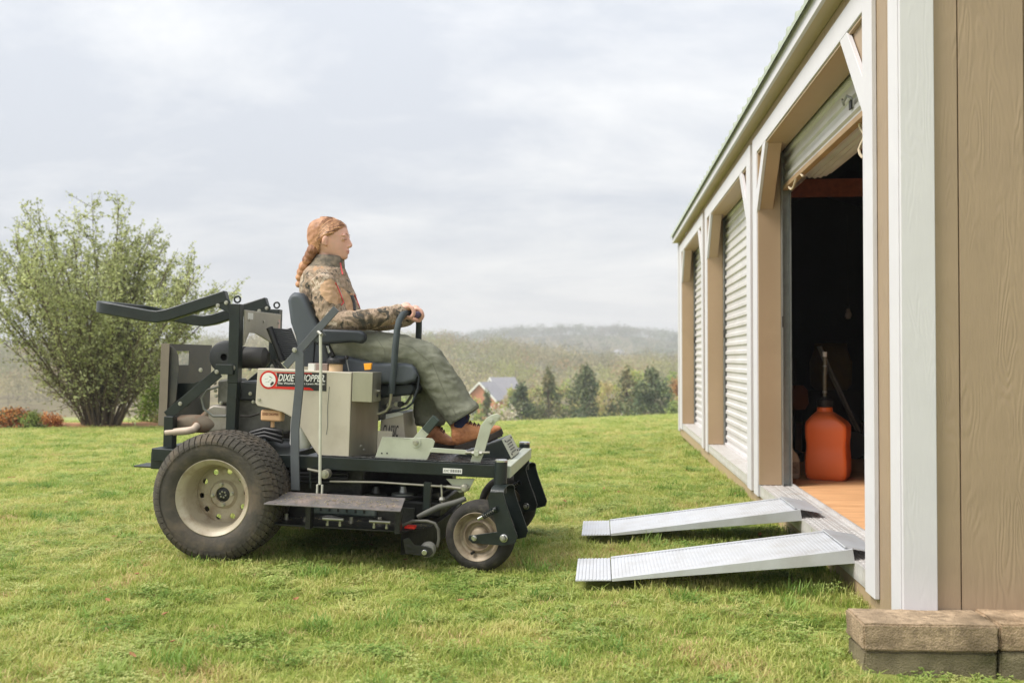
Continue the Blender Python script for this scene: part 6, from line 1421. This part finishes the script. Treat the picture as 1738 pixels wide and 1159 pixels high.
MB().box(-6.5, 6.5, -2, 2, 0, max(.6, ztop - .5)).build('wall', HWT, fb); MB().prism([(-2.2, max(.6, ztop - .5)), (2.2, max(.6, ztop - .5)), (0, max(1.1, ztop))], -6.6, 6.6, Matrix.Rotation(R(90), 4, 'Z')).build('roof', SHG, fb)
for x in (-4.6, -1.5, 1.7, 4.6): MB().box(x - .7, x + .7, -2.05, -2.002, .1, max(.5, ztop - .7)).build('door', mat('red_door', lin(196, 70, 52), .6), fb)

# ---- wooded ridges
def ridge(name, d0, d1, prof, zlow, tree_h, ncrown, nleaf, cols, probs, cw, ls, seed, label):
    rs = np.random.default_rng(seed); pxs = [p[0] for p in prof]; pys = [p[1] for p in prof]
    def zr_(px, d):
        zt = CAMH + (609 - float(np.interp(px, pxs, pys))) / F * d1 - tree_h; t = (d - d0) / (d1 - d0); t = max(0, min(1.25, t)); s = t * t * (3 - 2 * min(t, 1)) if t < 1 else 1 - (t - 1) * 1.5
        return zlow + (zt - zlow) * s
    nx, ny = 90, 16; v = []; f = []
    for j in range(ny + 1):
        for i in range(nx + 1):
            px = -500 + 2700 * i / nx; d = d0 + (d1 * 1.25 - d0) * j / ny; v.append(((px - CX) / F * d, d, zr_(px, d) - (.6 if j == 0 else 0)))
    for j in range(ny):
        for i in range(nx): a = j * (nx + 1) + i; f.append((a, a + 1, a + nx + 2, a + nx + 1))
    me = bpy.data.meshes.new(name); me.from_pydata(v, [], f); me.materials.append(mat(name + '_floor', lin(112, 100, 76), .95, 0, .2, .2, c2=lin(126, 118, 84), spec=.1)); tag(link(name, me, smooth=180), kind='structure')
    px = rs.uniform(-160, 1360, ncrown); d = d0 + (d1 * 1.03 - d0) * np.sqrt(rs.uniform(0.005, 1, ncrown)); LP = []; LS = []; MI = []; tr = MB()
    for k in range(ncrown):
        x = (px[k] - CX) / F * d[k]; z = zr_(px[k], d[k]); hh = tree_h * rs.uniform(.65, 1.15); ww = cw * rs.uniform(.7, 1.3); nzv = .5 + .95 * noise.noise(Vector((x / (4.5 * cw), d[k] / (3.0 * cw), seed))) + rs.normal() * .10; c = int(np.searchsorted(np.cumsum(probs), min(.999, max(0, nzv))))
        nc = 9; cc_ = rs.normal(size=(nc, 3)); cc_ /= np.linalg.norm(cc_, axis=1, keepdims=True); cc_ *= rs.uniform(.3, 1, (nc, 1)); pk = rs.integers(0, nc, nleaf)
        P_ = cc_[pk] * [ww * .42, ww * .42, hh * .36] + rs.normal(size=(nleaf, 3)) * [ww * .12, ww * .12, hh * .09] + [x, d[k], z + hh * .58]
        P_[:, 2] = np.maximum(P_[:, 2], z + .1); LP.append(P_); LS.append(ls * rs.uniform(.6, 1.4, nleaf)); MI.append(np.where(rs.uniform(size=nleaf) < .94, c, rs.integers(0, len(cols), nleaf)))
        if k % 5 == 0: tr.tube([(x, d[k], z - .2), (x + .1, d[k], z + hh * .75)], [hh * .012, hh * .004], 4, cap=False)
    me = leaves_mesh(name + '_wood', np.concatenate(LP), np.concatenate(LS), cols, np.concatenate(MI), rs, .2)
    o = link('wood_on_' + name, me, smooth=0); tag(o, label, 'woodland', kind='stuff')
    t_ = tr.build('trunks', BARK, o, smooth=0); t_['kind'] = 'stuff'
W1 = [leaf_mat('wood_evergreen', lin(110, 116, 84), None, .2, .6, .10), leaf_mat('wood_tan', lin(172, 160, 120), lin(186, 176, 134), .2, .6, .10), leaf_mat('wood_grey', lin(144, 138, 108), None, .2, .6, .10), leaf_mat('wood_olive', lin(150, 152, 98), None, .2, .6, .10), leaf_mat('wood_bud', lin(176, 146, 108), None, .2, .6, .10), leaf_mat('wood_spring', lin(164, 168, 96), None, .2, .6, .10)]
ridge('near_ridge', 175, 330, [(-500, 580), (0, 574), (300, 566), (560, 556), (740, 561), (850, 571), (960, 585), (1060, 594), (1150, 594), (1600, 590), (2100, 590)], -9.9, 9, 1150, 330, W1, [.10, .26, .18, .22, .10, .14], 10, .42, 5, 'hazy spring woodland of bare tan and budding trees on the near ridge')
W2 = [leaf_mat('far_green', lin(112, 122, 84), None, .2), leaf_mat('far_grey', lin(118, 116, 92), None, .2), leaf_mat('far_dark', lin(84, 96, 68), None, .2)]
ridge('far_ridge', 520, 950, [(-500, 585), (300, 585), (700, 566), (800, 560), (880, 553), (960, 549), (1060, 550), (1110, 555), (1150, 560), (1400, 572), (2100, 580)], -10.0, 11, 1900, 110, W2, [.45, .35, .20], 13, 1.05, 6, 'distant wooded hill fading to blue-grey behind the near ridge')
hp_ = at_depth(1050, 597, 640); hz_ = hp_.z
house(Vector((hp_.x, 640, hz_ - 3)), R(20), 5, 7, 2.6, 1.6, HWT, SHG, 'tiny white house among the trees of the distant hill', HWT)

# ================================================================ lawn
def clump(name, nb, rad, h, m, seed, lean=.5, wid=.0042, clover=0):
    rs = random.Random(seed); v = []; f = []
    for k in range(nb):
        a = rs.uniform(0, 6.283); r = rad * math.sqrt(rs.random()); bx, by = r * math.cos(a), r * math.sin(a); hh = h * rs.uniform(.45, 1.15); az = rs.uniform(0, 6.283); ln = lean * rs.uniform(.2, 1.3); w = wid * rs.uniform(.7, 1.3)
        dx, dy = math.cos(az), math.sin(az); sx, sy = -dy, dx; o = len(v)
        for t, ww in ((0, 1), (.45, .9), (.8, .6)):
            ox = bx + dx * hh * ln * t * t; oy = by + dy * hh * ln * t * t; z = hh * (t - .25 * ln * t * t) - .006
            v += [(ox - sx * w * ww / 2, oy - sy * w * ww / 2, z), (ox + sx * w * ww / 2, oy + sy * w * ww / 2, z)]
        v.append((bx + dx * hh * ln, by + dy * hh * ln, hh * (1 - .25 * ln) - .006)); f += [(o, o + 1, o + 3, o + 2), (o + 2, o + 3, o + 5, o + 4), (o + 4, o + 5, o + 6)]
    for k in range(clover):
        a = rs.uniform(0, 6.283); r = rad * math.sqrt(rs.random()); c = Vector((r * math.cos(a), r * math.sin(a), h * rs.uniform(.35, .8))); ph = rs.uniform(0, 6.28)
        for j in range(3):
            th = ph + j * 2.094; e = Vector((math.cos(th), math.sin(th), rs.uniform(-.1, .5))); s = e.cross(Vector((0, 0, 1))).normalized(); L_ = .008; o = len(v)
            v += [tuple(c), tuple(c + e * L_ * .6 + s * L_ * .5), tuple(c + e * L_), tuple(c + e * L_ * .6 - s * L_ * .5)]; f.append((o, o + 1, o + 2, o + 3))
    me = bpy.data.meshes.new(name); me.from_pydata(v, [], f); me.materials.append(m); return bpy.data.objects.new(name, me)
def grass_mat(name, a, b, c, trans=.3):
    m = bpy.data.materials.new(name); m.use_nodes = True; nt = m.node_tree; N = nt.nodes.new; L = nt.links.new; pb = nt.nodes['Principled BSDF']; out = nt.nodes['Material Output']
    g = N('ShaderNodeNewGeometry'); oi = N('ShaderNodeObjectInfo'); n = N('ShaderNodeTexNoise'); n.inputs['Scale'].default_value = 1.3; n.inputs['Detail'].default_value = 7; n.inputs['Roughness'].default_value = .72; L(g.outputs['Position'], n.inputs['Vector'])
    s1 = N('ShaderNodeMath'); s1.operation = 'MULTIPLY_ADD'; s1.inputs[1].default_value = .30; s1.inputs[2].default_value = -.15; L(oi.outputs['Random'], s1.inputs[0])
    s2 = N('ShaderNodeMath'); s2.operation = 'MULTIPLY_ADD'; s2.inputs[1].default_value = .22; L(g.outputs['Random Per Island'], s2.inputs[0]); L(s1.outputs[0], s2.inputs[2])
    s3 = N('ShaderNodeMath'); s3.operation = 'ADD'; L(s2.outputs[0], s3.inputs[0]); L(n.outputs[0], s3.inputs[1])
    r = N('ShaderNodeValToRGB'); e = r.color_ramp.elements; e[0].position = .40; e[0].color = (*a, 1); e[1].position = .78; e[1].color = (*c, 1); x = e.new(.58); x.color = (*b, 1); L(s3.outputs[0], r.inputs[0])
    L(r.outputs[0], pb.inputs['Base Color']); pb.inputs['Roughness'].default_value = .55; pb.inputs['Specular IOR Level'].default_value = .3
    t = N('ShaderNodeBsdfTranslucent'); L(r.outputs[0], t.inputs[0]); mx = N('ShaderNodeMixShader'); mx.inputs[0].default_value = trans; L(pb.outputs[0], mx.inputs[1]); L(t.outputs[0], mx.inputs[2]); L(mx.outputs[0], out.inputs[0]); return m
GA = grass_mat('lawn_blade', (.22, .32, .055), (.43, .485, .12), (.64, .59, .24), .4); GD = grass_mat('dry_blade', (.50, .40, .17), (.60, .46, .22), (.66, .46, .26), .4); GC = grass_mat('clover_leaf', (.16, .28, .05), (.33, .44, .11), (.54, .55, .21), .4)
def scatter(name, src, pts, rot, scl, label):
    me = bpy.data.meshes.new(name); me.from_pydata([tuple(p) for p in pts], [], [])
    a = me.attributes.new('rot', 'FLOAT_VECTOR', 'POINT'); a.data.foreach_set('vector', np.asarray(rot, np.float32).ravel()); a = me.attributes.new('scl', 'FLOAT_VECTOR', 'POINT'); a.data.foreach_set('vector', np.asarray(scl, np.float32).ravel())
    o = bpy.data.objects.new(name, me); col.objects.link(o); tag(o, label, 'grass', kind='stuff')
    ng = bpy.data.node_groups.new(name + '_scatter', 'GeometryNodeTree'); ng.interface.new_socket('Geometry', in_out='INPUT', socket_type='NodeSocketGeometry'); ng.interface.new_socket('Geometry', in_out='OUTPUT', socket_type='NodeSocketGeometry')
    N = ng.nodes.new; L = ng.links.new; gi = N('NodeGroupInput'); go = N('NodeGroupOutput'); ip = N('GeometryNodeInstanceOnPoints'); ob = N('GeometryNodeObjectInfo'); ob.inputs['Object'].default_value = src
    ra = N('GeometryNodeInputNamedAttribute'); ra.data_type = 'FLOAT_VECTOR'; ra.inputs['Name'].default_value = 'rot'; sa = N('GeometryNodeInputNamedAttribute'); sa.data_type = 'FLOAT_VECTOR'; sa.inputs['Name'].default_value = 'scl'
    L(gi.outputs[0], ip.inputs['Points']); L(ob.outputs['Geometry'], ip.inputs['Instance']); L(ra.outputs['Attribute'], ip.inputs['Rotation']); L(sa.outputs['Attribute'], ip.inputs['Scale']); L(ip.outputs[0], go.inputs[0])
    md = o.modifiers.new('scatter', 'NODES'); md.node_group = ng; return o
def dead_leaf():
    v = [(-.016, 0, .030), (-.006, .009, .034), (.008, .008, .033), (.018, 0, .036), (.008, -.008, .034), (-.006, -.009, .031), (0, 0, .028)]
    me = bpy.data.meshes.new('dead_leaf'); me.from_pydata(v, [], [(6, i, (i + 1) % 6) for i in range(6)]); me.materials.append(mat('dead_leaf_brown', lin(150, 104, 66), .8, 0, .3, 40)); return bpy.data.objects.new('dead_leaf', me)
def lawn():
    rs = np.random.default_rng(3); pts = []
    SH = shed.matrix_basis.inverted()
    def ok(x, y):
        l = SH @ Vector((x, y, 0))
        if -.03 < l.x < SL + .03 and l.y < -.02 and l.y > -SW - .1: return False
        for t0 in (0.695, 1.79):
            if t0 - .01 < l.x < t0 + .47 and .85 < l.y < 1.20: return False
        if 1.14 < x < 2.05 and 3.24 < y < 3.46: return False
        return True
    for d0, d1, den in ((2.4, 5.0, 420), (5.0, 8.0, 300), (8.0, 14.0, 120), (14.0, 22.0, 55), (22.0, 40.0, 26)):
        area = 1.2 * (d1 * d1 - d0 * d0) / 2; n = int(area * den); d = np.sqrt(rs.uniform(d0 * d0, d1 * d1, n)); x = rs.uniform(-.6, .6, n) * d
        for a, b in zip(x, d):
            if ok(a, b): pts.append((a, b, d1))
    kinds = {'a': [], 'b': [], 'c': [], 'd': [], 'e': [], 'f': []}
    for x, y, d1 in pts:
        nz = noise.noise(Vector((x * 1.1, y * 1.1, 0))); n2 = noise.noise(Vector((x * 2.6, y * 2.6, 4))); u = rs.random(); 
        big = float(np.interp(y, [4, 8, 14, 30], [1.0, 1.15, 1.7, 2.6])); hgt = 1 + .55 * nz + .35 * n2
        l = SH @ Vector((x, y, 0))
        if -.2 < l.x < SL and -.03 < l.y < .16: hgt *= 1.5 if u < .6 else .8
        if 0.65 < l.x < 2.3 and -.02 < l.y < .95: hgt *= 1.45
        if 1.0 < x < 1.9 and 3.0 < y < 3.25: hgt *= 1.25
        dry = (nz + n2 * .8 + noise.noise(Vector((x * 6, y * 6, 9))) * .4)
        k = 'd' if (dry > .48 and u < .55) or u < .035 else ('c' if n2 < -.18 and u < .5 or u < .10 else ('a' if u < .6 else 'b'))
        if y < 12 and (noise.noise(Vector((x * 3.7, y * 3.7, 21))) > .36 and u < .20): k = 'e'
        if y < 9 and u > .9935: k = 'f'
        kinds[k].append(((x, y, gz(x, y) - .002), (rs.normal() * .12, rs.normal() * .12, rs.uniform(0, 6.28)), (big, big, max(.45, hgt) * (1 + .08 * (big - 1)))))
    srcs = {'a': (clump('blade_tuft', 60, .062, .034, GA, 1, .75, .0036), 'mown_grass', 'short green mown grass covering the lawn'), 'b': (clump('leaning_tuft', 46, .070, .040, GA, 2, 1.3, .004), 'leaning_grass', 'longer leaning grass blades in the lawn'),
            'c': (clump('clover_tuft', 16, .065, .032, GC, 3, .7, .004, 46), 'clover', 'low clover patches in the lawn'), 'd': (clump('dry_tuft', 40, .06, .028, GD, 4, 1.1, .0036), 'dry_grass', 'dry tan grass patches in the lawn'),
            'e': (clump('coarse_tuft', 40, .05, .068, grass_mat('coarse_blade', (.12, .23, .04), (.22, .36, .07), (.36, .46, .12), .4), 5, .8, .0052), 'coarse_grass_tufts', 'coarse darker green tufts standing above the lawn'),
            'f': (dead_leaf(), 'fallen_leaves', 'scattered small brown fallen leaves in the lawn')}
    for k, L_ in kinds.items():
        s, nm, lab = srcs[k]; scatter(nm, s, [q[0] for q in L_], [q[1] for q in L_], [q[2] for q in L_], lab)
lawn()

# ================================================================ haze
def haze():
    mb = MB().box(-1300, 1300, -75, 1300, -14, 46); m = bpy.data.materials.new('valley_haze'); m.use_nodes = True; nt = m.node_tree; nt.nodes.clear()
    o = nt.nodes.new('ShaderNodeOutputMaterial'); v = nt.nodes.new('ShaderNodeVolumePrincipled'); v.inputs['Color'].default_value = (.92, .935, .95, 1); v.inputs['Density'].default_value = .00095; v.inputs['Anisotropy'].default_value = .0
    nt.links.new(v.outputs[0], o.inputs['Volume']); ob = mb.build('haze', m, smooth=0); tag(ob, 'thin pale haze over the valley', 'haze', kind='stuff')
haze()
